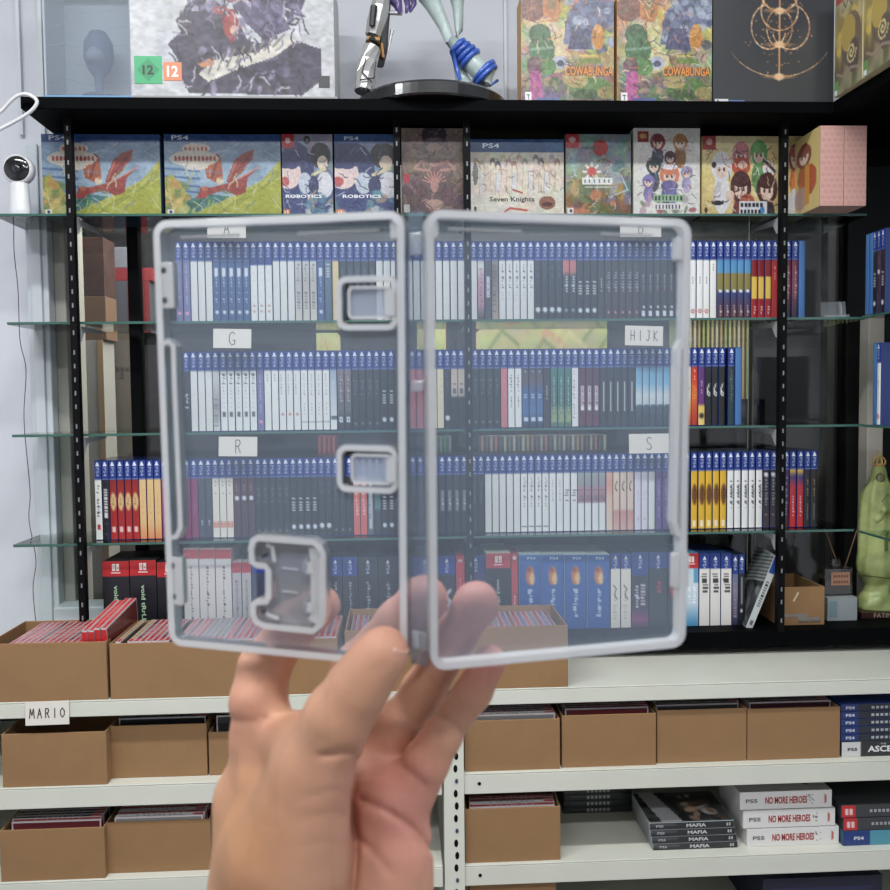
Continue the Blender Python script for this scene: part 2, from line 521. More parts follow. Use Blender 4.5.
UPX = [U(69,130,1.86).x, U(397,170,1.86).x, U(468,300,1.86).x, U(782,300,1.86).x]
UPN = ['leftmost black slotted upright beside the white wall', 'black slotted upright just left of the middle, behind the clear case hinge',
       'black slotted upright in the middle beside the brown-covered box', 'rightmost black slotted upright in front of the yellow girls box']
b = MB()
zt, zb = ZT-0.024-ZB, 0
b.box(-0.007, 0.007, 0, 0.018, zb, zt, M_BLACKM)
z = 0.02
while z < zt - 0.02:
    b.box(-0.0014, 0.0014, -0.0006, 0.0005, z, z+0.009, M_SLOTD)
    z += 0.0275 if int(z*40) % 3 else 0.040
up_mesh = b.mesh('upright')
b = MB()
b.prism([(0, 0), (0, -0.035), (0.012, -0.032), (0.03, -0.012), (0.15, -0.006), (0.15, 0)], -0.002, 0.002, M_SLOT, axis='x')
br_mesh = b.mesh('bracket')
for i, x in enumerate(UPX):
    t = thing('slotted_upright', UPN[i], 'upright', (x, 1.85, ZB), group='slotted shelf uprights')
    o = bpy.data.objects.new('post', up_mesh); COL.objects.link(o); o.parent = t
    for zz in (Z1, Z2, Z3, Z4):
        o = bpy.data.objects.new('bracket', br_mesh); COL.objects.link(o); o.parent = t
        o.location = (0.003 if x < 0 else -0.003, 0.018, zz-0.008-ZB-0.0008)

GL = [(Z1, 0, 'uppermost glass shelf carrying the row of picture-covered collector boxes'),
      (Z2, 7, 'second glass shelf down carrying the top row of blue-topped game cases'),
      (Z3, 12, 'third glass shelf down carrying the middle row of blue-topped game cases'),
      (Z4, 13, 'lowest glass shelf carrying the row with red and gold game cases')]
for z, pxl, lab in GL:
    y = {0: 213, 7: 325, 12: 437, 13: 545}[pxl]
    x0 = U(pxl-6 if pxl == 0 else pxl, y, YG).x
    x1 = XC + (0.02 if z > 1.3 else 0)
    t = thing('glass_shelf', lab, 'shelf', (0, YG, z), group='main glass shelves')
    b = MB(); b.box(x0+0.001, x1, 0.001, YW-YG-0.002, -0.0055, 0, M_GLASS); b.obj('pane', t)
    b = MB(); b.box(x0, x1, 0, 0.001, -0.0048, 0, M_GLASS_EDGE); b.box(x0, x0+0.001, 0.001, YW-YG-0.002, -0.0048, 0, M_GLASS_EDGE); b.obj('green_edge', t)
for z, lab in ((Z2, 'upper side glass shelf on the right wing holding the angled blue case'), (Z3, 'middle side glass shelf on the right wing below the angled cases'),
               (Z4, 'lowest side glass shelf on the right wing passing before the green statue')):
    t = thing('glass_shelf', lab, 'shelf', (XC, 0, z), group='side glass shelves')
    b = MB(); b.box(0.003, RX1-XC-0.002, 1.2, YG-0.02, -0.0055, 0, M_GLASS); b.obj('pane', t)
    b = MB(); b.box(0.002, 0.003, 1.2, YG-0.02, -0.0048, 0, M_GLASS_EDGE); b.obj('green_edge', t)

# ------------------------------------------------------------------ game cases with printed spines
WH, CR, DK, BK = (226, 228, 224), (222, 214, 190), (52, 58, 68), (24, 26, 30)
BL, LT = (30, 58, 150), (215, 220, 228)
GREY = (130, 136, 146)
S = {}
def style(k, desc, bg, marks=(), head=0.235, hc=BL, shell=None):
    S[k] = dict(desc=desc, bg=bg, marks=marks, head=head, hc=hc, shell=shell or M_CASEDARK)
style('lilac', 'lilac spine and pink dot', [(0, (120,118,170)), (1, (110,110,160))], [('t', .35,.65,.3,.78,(190,190,220)), ('d', .5,.89,.03,(230,150,180))])
style('white', 'plain white spine', [(0, WH), (1, (216,217,210))], [('t', .42,.56,.3,.8,(205,206,200))])
style('bluetext', 'blue spine and white lettering', [(0, (54,92,150)), (1, (50,84,140))], [('r', .25,.75,.32,.42,LT), ('t', .3,.7,.43,.8,(190,205,225)), ('d', .5,.88,.03,LT)])
style('whitered', 'white spine with red specks', [(0, WH), (1, WH)], [('t', .42,.56,.35,.75,(180,182,184)), ('d', .5,.8,.02,(190,90,80)), ('d', .5,.87,.02,(180,110,100))], head=.29)
style('whiteart', 'white spine with grey sketch', [(0, WH), (.5, (180,178,170)), (1, (205,200,185))], [('t', .3,.7,.27,.5,(90,95,100)), ('t', .2,.8,.62,.85,(110,110,112))])
style('slate', 'slate blue spine', [(0, (110,130,155)), (.5,(80,105,130)), (1, (60,90,115))], [('t', .2,.8,.27,.45,LT)])
style('tan', 'tan spine', [(0, (226,200,130)), (1, (216,196,140))], [('r', 0,.16,.25,1,(60,62,60)), ('t', .45,.7,.4,.8,(205,180,115))])
style('darkplain', 'near-black spine', [(0, DK), (1, BK)], [('t', .38,.62,.35,.62,(120,124,130))])
style('pinkwhite', 'white and rose spine', [(0, DK), (.3, WH), (.5, (200,150,170)), (.8, (190,140,160)), (1, DK)], [('t', .3,.7,.35,.85,(150,90,120))])
style('greymix', 'grey spine with white title', [(0, (80,80,90)), (1, (70,72,82))], [('r', .25,.75,.45,.7,(205,205,212)), ('t', .35,.65,.5,.7,(90,90,110))])
style('tanart', 'brown-grey painted spine', [(0, (190,180,165)), (.4, (120,112,104)), (1, (170,155,135))], [('t', 0,.6,.3,.9,(90,84,80))])
style('whitetext', 'white spine and black script', [(0, WH), (1, (212,212,208))], [('t', .35,.7,.3,.6,(60,62,66)), ('t', .42,.6,.62,.9,(160,160,160))])
style('darkdot', 'dark spine and pale dot', [(0, (60,68,82)), (1, BK)], [('t', .44,.56,.3,.7,(110,116,128)), ('d', .5,.87,.045,(215,220,225))])
style('pinkdark', 'dark spine with salmon top', [(0, (226,120,110)), (.38, (200,110,105)), (.45, DK), (1, BK)], [('t', .3,.75,.42,.65,LT), ('d', .5,.88,.03,GREY)])
style('darkwhite', 'black spine and white title', [(0, (46,54,60)), (1, BK)], [('t', .22,.8,.45,.68,(215,220,218)), ('d', .5,.88,.04,LT)])
style('darksmall', 'black spine and small title', [(0, DK), (1, (50,44,50))], [('t', .35,.65,.48,.66,LT)])
style('darklong', 'charcoal spine with tall grey lettering', [(0, DK), (1, (58,40,46))], [('t', .25,.78,.4,.68,(150,158,170)), ('d', .5,.91,.02,(230,150,140))])
style('darksq', 'black spine with white square foot', [(0, DK), (1, BK)], [('t', .35,.7,.42,.62,(190,170,168)), ('t', .4,.6,.62,.68,(190,90,80)), ('t', .3,.7,.82,.87,LT), ('r', .25,.8,.89,.96,LT)])
style('whitelogo', 'white spine with red ring foot', [(0, (235,237,238)), (1, (232,232,230))], [('t', .35,.65,.46,.58,(40,44,48)), ('d', .5,.9,.04,(200,90,80)), ('d', .5,.9,.02,WH)])
style('whiteblack', 'white spine with black title', [(0, (235,237,236)), (1, (226,227,220))], [('t', .35,.68,.3,.48,(30,32,36))])
style('blueyellow', 'blue and olive painted spine', [(0, (70,140,205)), (.4, (80,150,200)), (.42, (140,125,60)), (.62, (135,125,60)), (.66, (50,66,130)), (.8, (70,55,90)), (1, (90,50,55))],
      [('t', .3,.7,.83,.97,(220,190,180)), ('r', .3,.8,.63,.65,LT)])
style('redyellow', 'dark red spine with yellow block', [(0, (120,24,30)), (1, (170,26,34))], [('r', .12,.9,.46,.74,(226,190,70)), ('t', .5,.7,.5,.7,(90,50,30)), ('t', .3,.7,.85,.96,(240,200,190))])
style('red', 'bright red spine', [(0, (150,24,30)), (.5, (196,40,40)), (1, (180,30,34))], [('t', .35,.65,.32,.5,(240,200,170))])
style('maroon', 'maroon spine and cream title', [(0, (110,30,50)), (.6, (130,60,80)), (1, (40,36,60))], [('t', .35,.7,.33,.75,(200,170,170))])
style('plainblue', 'plain blue edge', [(0, (70,124,190)), (1, (62,114,180))], [], head=0, shell=M_CASEBLUE)
style('darkscript', 'dark spine and white script', [(0, (64,72,82)), (1, BK)], [('t', .3,.75,.52,.66,LT), ('t', .2,.8,.68,.72,LT)])
style('whitegrey', 'white spine with grey wing drawing', [(0, WH), (.4, (190,190,188)), (.7, (150,150,150)), (1, (205,205,200))], [('t', 0,.8,.6,.95,(120,122,124))])
style('whitedash', 'white spine with black dashes', [(0, WH), (1, WH)], [('t', .3,.75,.27,.42,(50,54,58)), ('t', .4,.65,.44,.72,(150,152,156)), ('r', .3,.75,.76,.83,(90,94,98))])
style('whitelines', 'white spine and fine grey text', [(0, WH), (1, WH)], [('t', .2,.5,.3,.55,(120,124,126)), ('t', .5,.65,.4,.7,(150,150,152)), ('d', .5,.8,.025,(200,120,110))])
style('whitecol', 'white spine with one line of grey type', [(0, WH), (1, WH)], [('t', .42,.62,.3,.82,(135,138,142)), ('r', 0,1,.89,.9,(170,170,170))])
style('whiteblue', 'white and misty blue spine', [(0, (120,150,180)), (.4, (170,185,200)), (1, WH)], [('t', .3,.7,.3,.7,(200,205,215)), ('r', .1,1,.83,.88,(60,90,100))])
style('darkpink', 'grey spine with rosy top and white badge', [(0, (190,150,140)), (.3, (120,108,112)), (.75, (90,90,98)), (1, BK)], [('t', .35,.7,.3,.65,(200,185,180)), ('r', .25,.78,.84,.91,LT), ('d', .5,.875,.015,BK)])
style('darkfaint', 'dark grey spine and faint title', [(0, (56,62,70)), (1, BK)], [('t', .3,.7,.38,.6,(105,112,120)), ('d', .5,.93,.02,GREY)])
style('pink', 'rose pink spine', [(0, (214,120,126)), (1, (205,112,120))], [('t', .42,.58,.4,.8,(225,160,160))])
style('cream', 'cream yellow spine', [(0, (224,214,176)), (1, (214,204,170))], [('t', .42,.58,.3,.8,(196,184,150))])
style('beige', 'black spine with beige title panel', [(0, (196,180,160)), (.42, (205,190,170)), (.58, (180,170,160)), (.62, BK), (1, BK)], [('t', .2,.8,.42,.58,(80,74,74))])
style('whitecap', 'white spine with black capitals', [(0, WH), (1, WH)], [('t', .32,.62,.33,.75,(50,52,58))])
style('seablue', 'deep blue spine with pale clouds', [(0, (40,52,72)), (.4, (90,80,90)), (.55, (50,90,150)), (.8, (60,110,170)), (1, (30,50,80))], [('t', .3,.6,.27,.33,LT), ('t', .2,.8,.58,.68,(190,210,230)), ('r', .2,.9,.87,.93,(200,215,230))])
style('teal', 'teal green landscape spine', [(0, (70,150,150)), (.3, (50,120,110)), (.7, (40,100,90)), (.8, (120,150,100)), (1, (60,110,80))], [('t', .35,.65,.36,.8,(190,215,205)), ('t', .1,.9,.85,.95,(150,170,120))])
style('whiteside', 'white spine lettered along its edge', [(0, WH), (1, WH)], [('t', .15,.5,.28,.9,(110,112,120))])
style('purplegrid', 'plum spine with row of white squares', [(0, (80,40,70)), (1, (96,34,60))], [('r', .2,.8,.48,.74,(200,180,190)), ('t', .32,.68,.49,.73,(80,40,60)), ('r', .25,.78,.75,.79,WH)])
style('darkthin', 'charcoal spine with thin white line', [(0, (44,52,62)), (1, (30,38,44))], [('r', .44,.56,.42,.8,(190,196,196))])
style('sky', 'sky blue spine over dark sea', [(0, (70,140,190)), (.45, (120,180,215)), (.6, (205,215,218)), (.72, (190,205,210)), (.76, (40,66,84)), (1, (20,40,56))], [('t', .1,.9,.72,.84,(50,76,92))])
style('whiteorange', 'white spine fading to orange', [(0, (232,226,220)), (.6, (230,215,190)), (.8, (235,160,80)), (1, (200,70,40))], [('t', .3,.7,.42,.56,(60,60,64))])
style('redorange', 'red spine over orange', [(0, (180,36,40)), (.4, (215,60,30)), (.6, (225,110,40)), (1, (180,40,36))], [('t', .35,.65,.27,.42,(240,200,180)), ('t', .3,.7,.5,.7,(235,150,60))])
style('purpleyellow', 'purple spine with yellow foot', [(0, (90,54,130)), (.72, (110,50,120)), (.76, (230,190,80)), (1, (230,200,110))], [('t', .4,.65,.42,.6,(210,200,220)), ('d', .5,.88,.05,(60,50,50))])
style('swirl', 'black spine with white curl', [(0, (36,38,44)), (1, (28,30,34))], [('l', [(.62,.46),(.38,.52),(.35,.6),(.6,.62),(.62,.58),(.48,.57)], .10, (215,218,220))])
style('darkgrey', 'dark stone-grey spine', [(0, (52,60,66)), (1, (30,60,70))], [('t', .3,.7,.3,.7,(110,116,114))])
style('whiteredsq', 'white spine with red square', [(0, (232,232,228)), (1, WH)], [('t', .28,.72,.28,.72,(40,42,50)), ('r', .2,.8,.81,.88,(200,40,40))])
style('darkwhiteart', 'black spine with chunky white logo', [(0, (40,42,48)), (1, (30,32,38))], [('r', .25,.8,.36,.72,(215,215,215)), ('t', .2,.8,.38,.7,(70,60,70)), ('t', .2,.8,.8,.95,(80,80,90))])
style('redgold', 'red spine with gold crest', [(0, (110,26,26)), (.35, (160,36,32)), (1, (184,34,32))], [('e', .5,.52,.35,.10,(210,180,120)), ('t', .3,.7,.45,.6,(150,60,40)), ('r', .3,.7,.85,.9,(230,190,180))])
style('tanorange', 'sandy orange spine', [(0, (222,190,130)), (.8, (222,180,120)), (1, (220,130,80))], [('t', .4,.6,.35,.85,(200,160,105))])
style('magenta', 'magenta spine', [(0, (150,36,100)), (1, (140,30,90))], [('t', .3,.6,.45,.68,(190,120,160))])
style('darkfoot', 'slate spine with pale foot mark', [(0, (70,72,84)), (1, (60,62,76))], [('t', .35,.65,.3,.5,(95,97,108)), ('t', .35,.65,.78,.86,LT)])
style('whiteredfoot', 'white spine with orange-red foot', [(0, (228,224,208)), (1, (228,220,205))], [('t', .35,.6,.27,.45,(60,56,54)), ('r', .08,.92,.79,.88,(220,120,90)), ('t', .2,.8,.8,.87,(236,190,170))])
style('maroondot', 'maroon-grey spine and pale dot', [(0, (96,54,66)), (1, (70,44,56))], [('t', .3,.7,.32,.42,(170,150,155)), ('d', .5,.5,.04,LT)])
style('reddish', 'salmon red spine with white head', [(0, (60,56,60)), (.3, (220,200,200)), (.5, (226,110,100)), (1, (214,90,84))], [('t', .3,.7,.35,.75,(240,215,210))])
style('greywhite', 'grey spine with white slip', [(0, (90,94,104)), (1, (90,92,104))], [('r', .25,.75,.33,.93,(190,192,200)), ('t', .3,.6,.4,.8,(110,112,124))])
style('tealdark', 'dark teal spine', [(0, (60,76,86)), (.5, (70,110,115)), (.65,(80,130,130)), (.7, (50,64,70)), (1, (40,50,56))], [])
style('darklogo', 'black spine with grey emblem', [(0, (44,48,56)), (1, BK)], [('r', .25,.8,.44,.7,(120,124,130)), ('t', .3,.75,.5,.64,(210,212,216))])
style('whitetitle', 'white spine with bold black title', [(0, (230,230,226)), (1, WH)], [('l', [(.5,.3),(.7,.36)], .08, (190,140,130)), ('t', .35,.68,.36,.68,(50,48,52)), ('t', .1,.9,.92,.94,(90,90,92))])
style('whitelight', 'white spine with pale grey title', [(0, (230,230,226)), (1, WH)], [('t', .38,.65,.3,.65,(150,152,150))])
style('whitemid', 'white spine with black middle emblem', [(0, (232,230,226)), (1, WH)], [('t', .15,.85,.46,.62,(80,76,80))])
style('whitepink', 'white spine with grey and rose picture', [(0, (230,230,226)), (.28, (150,160,155)), (.4, (150,145,150)), (.45, (180,130,140)), (.62, (150,110,118)), (.65, WH), (1, WH)], [('t', .1,.9,.46,.6,(110,90,100))])
style('peach', 'peach spine', [(0, (232,200,170)), (.4, (226,150,120)), (.6, (230,190,160)), (1, (226,200,175))], [])
style('peachcurl', 'peach spine with black curl', [(0, (232,208,180)), (.72, (228,196,170)), (.76, (214,140,125)), (1, (222,170,150))], [('l', [(.62,.36),(.4,.4),(.38,.46),(.6,.49)], .10, (60,50,50))])
style('lavender', 'lavender-white spine', [(0, (225,218,230)), (1, (220,212,226))], [('t', .4,.6,.5,.62,(160,150,180)), ('d', .5,.86,.02,(190,150,170))])
style('purple', 'violet spine', [(0, (96,70,140)), (1, (92,64,130))], [('t', .4,.6,.35,.85,(190,180,215))])
style('gold', 'golden yellow spine', [(0, (232,180,30)), (1, (226,176,34))], [('e', .55,.55,.4,.12,(120,70,30)), ('t', .4,.8,.47,.62,(80,40,20)), ('r', .2,.8,.9,.97,(240,225,190))])
style('whitescript', 'white spine with tall black script', [(0, (236,236,234)), (1, (230,230,228))], [('t', .4,.8,.38,.72,(36,40,44)), ('t', .5,.95,.42,.76,(120,124,128))])
style('darkart', 'black spine with silver scrawl', [(0, (26,26,32)), (1, (70,60,70))], [('t', .2,.7,.3,.85,(150,150,158)), ('d', .4,.3,.04,LT)])
style('purpledark', 'dark purple spine', [(0, (80,50,100)), (.5, (60,44,90)), (1, (90,30,40))], [('t', .3,.7,.35,.85,(160,150,180))])
style('redblue', 'red spine with yellow top', [(0, (235,195,60)), (.25, (230,180,60)), (.34, (70,60,130)), (.45, (190,50,60)), (1, (214,34,44))], [('t', .3,.8,.32,.45,(60,60,140)), ('t', .35,.7,.6,.9,(240,220,220))])
style('darkgreen', 'dark green spine and gold title', [(0, (50,36,34)), (1, (40,42,40))], [('t', .4,.65,.37,.6,(170,150,100)), ('r', .45,.58,.7,.9,(110,108,96))])

CW, CD, CH = 0.0146, 0.135, 0.170
def paint_spine(st, nu, nv):
    a = Art(nu, nv)
    hd = st['head']
    stops = [(hd + (1-hd) * p if p <= 1 else p, c) for p, c in st['bg']]
    # background stops and marks are given on the whole height, measured from the top
    stops = [(max(p, 0), c) for p, c in st['bg']]
    a.grad(stops)
    for mk in st['marks']:
        if mk[0] == 'r': a.rect(mk[1], mk[3], mk[2], mk[4], mk[5])
        elif mk[0] == 't':
            _, u0, u1, v0, v1, c = mk
            n = max(2, int((v1-v0) * nv / 1.6))
            for i in range(n):
                p = v0 + (v1-v0) * i / n
                if rng.rand() < 0.85:
                    a.rect(u0 + rng.uniform(0, .12), p, u1 - rng.uniform(0, .12), p + (v1-v0)/n*0.55, c, 0.85)
        elif mk[0] == 'd': a.ell(mk[1], mk[2], mk[3]*6.5, mk[3]*.6, mk[4], soft=0.5)
        elif mk[0] == 'e': a.ell(mk[1], mk[2], mk[3], mk[4], mk[5], soft=0.3)
        elif mk[0] == 'l': a.line(mk[1], mk[2], mk[3])
    if hd: 
        a.rect(0, 0, 1, hd, st['hc'])
    return a.a

def spine_fn(w, h, z0=0.0015, y=-0.0012):
    # printed sheet wrapped round a slightly rounded spine
    def fn(u, v):
        x = (u - 0.5) * w
        return (x, y + 0.0012 * (abs(2*u-1) ** 3), z0 + (1 - v) * (h - 2*z0))
    return fn

def shell_mesh(w, d, h, m):
    b = MB()
    r = 0.0022
    pts = [(-w/2, r), (-w/2 + r*0.3, r*0.3), (-w/2+r, 0), (w/2-r, 0), (w/2 - r*0.3, r*0.3), (w/2, r), (w/2, d), (-w/2, d)]
    b.prism(pts, 0, h, m)
    return b.mesh('game_case')
_sh = {}
def spine_mesh(k):
    st = S[k]
    b = MB()
    w = CW - 0.0012
    b.grid(spine_fn(w, CH), 6, 60, paint_spine(st, 6, 60), M_PRINT)
    if st['head']:
        f = lambda x, y: (y, -0.0016, CH*(1 - 0.145) - x)
        b.text('PS4', 0.0062, f, M_PRINT, (158, 172, 208), width=0.019, bold=0.015)
        z = CH * (1-0.048)
        b.add([(-0.0042, -0.0016, z-0.0042), (0.0042, -0.0016, z-0.0042), (0.0006, -0.0016, z+0.0045), (-0.0012, -0.0016, z+0.0045)], [(0,1,2,3)], M_PRINT, (225, 232, 242))
        z = CH * (1 - st['head'])
        b.add([(-w/2, -0.0013, z-0.0007), (w/2, -0.0013, z-0.0007), (w/2, -0.0013, z+0.0005), (-w/2, -0.0013, z+0.0005)], [(0,1,2,3)], M_PRINT, (120, 140, 190))
    return b.mesh('spine_insert')
protos = {}
def place_case(k, label, loc, rotz=0.0, group=None, cat='game case', sx=1.0, roty=0.0):
    if k not in protos:
        sh = S[k]['shell'].name
        if sh not in _sh: _sh[sh] = shell_mesh(CW, CD, CH, S[k]['shell'])
        o = bpy.data.objects.new('game_case', _sh[sh]); COL.objects.link(o)
        c = bpy.data.objects.new('spine_insert', spine_mesh(k)); COL.objects.link(c); c.parent = o
        protos[k] = (o, c)
    else:
        o0, c0 = protos[k]
        o = o0.copy(); COL.objects.link(o)
        c = c0.copy(); COL.objects.link(c); c.parent = o
    o.location = loc; o.rotation_euler = (0, roty, rotz); o.scale = (sx, 1, 1)
    tag(o, label, cat, group)
    return o

ROWS = [
 (Z2, 'top', 'G', [
   (175.2, 398, [('lilac',2),('white',3),('bluetext',5),('whitered',3),('white',3),('whiteart',3),('bluetext',1),('slate',1),('tan',1),('darkplain',5),('white',3)]),
   (398, 465, [('white',9)]),
   (470.3, 689, [('white',1),('pinkwhite',1),('greymix',1),('tanart',1),('whitetext',5),('darkdot',4),('pinkdark',2),('darkwhite',3),('darksmall',1),('darklong',5),('darksq',7)]),
   (689.5, 778.6, [('whitelogo',3),('whiteblack',1),('blueyellow',5),('redyellow',3),('red',1)]),
   (784.5, 806, [('maroon',2),('plainblue',1)])]),
 (Z3, 'middle', 'R', [
   (183, 395, [('darkscript',1),('white',3),('whitegrey',1),('whitedash',5),('lilac',1),('whiteblack',2),('whitelines',3),('whitecol',4),('whiteblue',1),('darkpink',2),('darkfaint',4),('darkwhite',2)]),
   (395, 465, [('darkfaint',2),('pink',3),('cream',2),('darkdot',1),('beige',2)]),
   (472, 663.5, [('darkfaint',4),('pink',1),('whitecap',2),('seablue',3),('darksmall',1),('teal',3),('whiteside',1),('purplegrid',3),('darkthin',5),('sky',4)]),
   (663.5, 691.5, [('sky',1),('whiteorange',3)]),
   (691.5, 725.5, [('redorange',1),('purpleyellow',1),('swirl',3)]),
   (728, 742, [('darkgrey',1),('plainblue',1)])]),
 (Z4, 'lowest', '', [
   (94.5, 198, [('whiteredsq',1),('darkwhiteart',1),('redgold',4),('tanorange',3),('magenta',5)]),
   (198, 395, [('darkfoot',2),('whiteredfoot',3),('maroondot',3),('darkfaint',5),('darkwhite',4),('darkdot',2),('darkfaint',3),('reddish',2),('greywhite',1),('tealdark',1),('darkwhite',2)]),
   (395, 468, [('darkfaint',6),('darklogo',4)]),
   (470.5, 683.5, [('darkplain',2),('white',5),('whitetitle',4),('whitelight',2),('whitemid',2),('whitepink',4),('peach',1),('peachcurl',3),('lavender',2),('white',1),('purple',4)]),
   (683.5, 777.3, [('darkplain',1),('gold',5),('whitescript',5),('darkart',2)]),
   (783, 817.8, [('purpledark',1),('redblue',2),('darkgreen',2)])]),
]
for z, nm, card, segs in ROWS:
    idx = 0
    last_x = -9
    for x0, x1, items in segs:
        n = sum(c for _, c in items)
        ym = proj((0, YS, z + 0.08))[1]
        X0, X1 = U(x0, ym, YS).x, U(x1, ym, YS).x
        pitch = (X1 - X0) / n
        i = 0
        for k, c in items:
            for _ in range(c):
                x = X0 + (i + 0.5) * pitch
                sx = min(1.0, (pitch - 0.0002) / CW)
                head = 'blue-topped case with ' if S[k]['head'] else 'game case showing '
                lab = f"{head}{S[k]['desc'].replace('white lettering','white letters').replace(' with ',' and ')}, {ordn(idx)} from left, {nm} row"
                place_case(k, lab, (x, YS + rng.uniform(0, 0.003), z), 0, f'game cases in the {nm} case row', sx=sx)
                i += 1; idx += 1

# side wing cases, spines facing into the aisle
for i, (k, lab) in enumerate((('plainblue', 'plain blue game case on the upper side shelf, deepest in the corner'), ('plainblue', 'plain blue game case on the upper side shelf, second from the corner'),
      ('darkwhite', 'black game case with white lettering on the upper side shelf, third from the corner'), ('maroondot', 'maroon game case on the upper side shelf at the right picture edge'),
      ('darkwhite', 'black lettered game case on the upper side shelf, nearest the viewer'))):
    place_case(k, lab, (0.990, 1.842 - i*0.0155, Z2), -PI/2, 'cases on the upper side shelf')
for i, (k, lab) in enumerate((('plainblue', 'plain blue game case on the middle side shelf at the right picture edge'), ('whitelogo', 'white-spined game case on the middle side shelf beside the plain blue one'))):
    place_case(k, lab, (0.990, 1.806 - i*0.0155, Z3), -PI/2, 'cases on the middle side shelf')
# unseen fill light, added to brighten the things behind the window pane
ld = bpy.data.lights.new('niche_fill_light', 'AREA'); ld.shape = 'RECTANGLE'; ld.size = 1.6; ld.size_y = 0.1; ld.energy = 60; ld.color = (1, .98, .94)
lo = bpy.data.objects.new('niche_fill_light', ld); COL.objects.link(lo); lo.location = (0.1, 2.24, 2.28)
# ------------------------------------------------------------------ boxes with printed fronts
def art_box(name, label, cat, px0, px1, py0, py1, Y, depth, art, side, group=None, z=None, texts=(), rotz=0.0, partname='cover_art', extra=None):
    """a solid printed box whose front fills the given frame on the plane Y; texts: (body, u, v, height m, width m, col)"""
    pm, ym = (px0+px1)/2, (py0+py1)/2
    xa, xb = U(px0, ym, Y).x, U(px1, ym, Y).x
    zt = U(pm, py0, Y).z
    z0 = z if z is not None else U(pm, py1, Y).z
    w, h = xb - xa, zt - z0
    t = thing(name, label, cat, ((xa+xb)/2, Y, z0), (0, 0, rotz) if rotz else None, group)
    b = MB(); b.box(-w/2, w/2, 0, depth, 0, h, M_PAPER, side); b.obj('carton', t, bevel=0.0012)
    art.a = np.clip(art.a, 0, 255) * 0.90 if Y > 1.85 and not getattr(art, 'done', 0) else np.clip(art.a, 0, 255)  # prints in the row under the top board darkened, imitating its shade
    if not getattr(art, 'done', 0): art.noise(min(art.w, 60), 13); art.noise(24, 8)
    art.done = 1
    b = MB()
    nu, nv = art.w, art.h
    fn = lambda u, v: ((u-.5)*(w-0.001), -0.0006, 0.0005 + (1-v)*(h-0.001))
    b.grid(fn, nu, nv, art.a, M_PRINT)
    for body, u, v, th, tw, col in texts:
        cx, cz = (u-.5)*w, (1-v)*h
        b.text(body, th, lambda x, y: (cx+x, -0.0011, cz+y), M_PRINT, col, width=tw, bold=0.015)
    b.obj(partname, t)
    return t, w, h

def ps_band(a, v=0.10, c=(26, 70, 130)):
    a.grad([(0, (22, 48, 100)), (v, c)], al=1.0) if False else a.rect(0, 0, 1, v, c)

# -- row of collector boxes on the uppermost glass shelf
def dragon_art():
    a = Art(144, 96)
    a.grad([(0, (120,150,190)), (.5, (160,190,215)), (1, (150,185,200))])
    a.noise(9, 22)
    N = lambda x, y: ((x-215)/625, (y-75)/420)
    for y in (250, 290, 330, 360): a.line([N(215, y), N(400, y+15)], .012, (70,110,170), .8)
    a.poly([N(215,300), N(250,280), N(300,330), N(345,400), N(345,495), N(215,495)], (190,185,80))
    a.scat(14, 0, .6, .2, .9, [(215,160,80),(120,150,80),(230,200,110)], .02, .05)
    a.poly([N(330,420), N(420,380), N(560,395), N(560,470), N(330,495)], (60,130,120))
    a.scat(12, .1, .8, .5, 1, [(50,110,90),(90,150,80),(200,200,120)], .02, .05)
    a.poly([N(345,495), N(560,400), N(740,310), N(842,200), N(842,497)], (186,190,60))
    for _ in range(16):
        x = rng.uniform(480, 830); y = 460 - (x-480)*.45 + rng.uniform(-20, 60)
        a.line([N(x, y), N(x+60, y-45)], .012, [(210,210,90),(150,165,60),(225,220,120)][rng.randint(3)], .7)
    R = (176, 70, 62)
    a.poly([N(440,300), N(428,240), N(490,170), N(518,190), N(528,290), N(510,335)], (190,95,60))
    a.line([N(505,185), N(470,300)], .01, (130,50,45))
    a.poly([N(545,320), N(590,210), N(640,170), N(700,150), N(690,200), N(640,255), N(570,330)], R)
    a.line([N(600,215), N(560,310)], .008, (215,120,100)); a.line([N(690,160), N(580,300)], .008, (130,50,50))
    a.poly([N(380,410), N(405,350), N(450,350), N(520,335), N(570,320), N(640,290), N(735,232), N(660,300), N(650,375), N(600,392), N(540,365), N(470,380), N(420,402)], R)
    a.line([N(560,330), N(720,245)], .008, (225,160,150))
    a.ell(*N(428,355), .03, .03, (205,110,80)); a.ell(*N(510,315), .03, .045, (235,215,180)); a.ell(*N(515,300), .018, .018, (225,150,90))
    a.ell(*N(420,395), .03, .02, (190,60,60))
    a.ell(*N(375,200), .21, .10, (232,222,205), .95); a.ell(*N(385,150), .12, .07, (232,218,200), .95); a.ell(*N(385,240), .10, .05, (232,222,205), .95)
    for k in range(11): a.ell(*N(275 + k*21, 200), .012, .035, (190,60,50))
    for k in range(6): a.ell(*N(330 + k*22, 150), .011, .03, (200,80,60))
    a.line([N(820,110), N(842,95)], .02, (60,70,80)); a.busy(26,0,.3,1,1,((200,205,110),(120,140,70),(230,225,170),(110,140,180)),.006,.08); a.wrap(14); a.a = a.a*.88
    a.rect(0, 0, 1, .095, (28, 70, 135)); a.rect(.02, .92, .07, .99, (220,220,220)); a.ell(.045, .955, .012, .02, (30,30,30))
    return a
da = dragon_art()
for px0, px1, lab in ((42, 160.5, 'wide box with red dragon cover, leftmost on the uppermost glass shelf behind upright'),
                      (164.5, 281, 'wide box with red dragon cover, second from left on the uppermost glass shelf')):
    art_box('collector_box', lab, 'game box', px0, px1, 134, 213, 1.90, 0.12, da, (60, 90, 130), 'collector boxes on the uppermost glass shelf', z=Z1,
            texts=[('PS4', .14, .047, .009, .035, (215, 225, 240))])

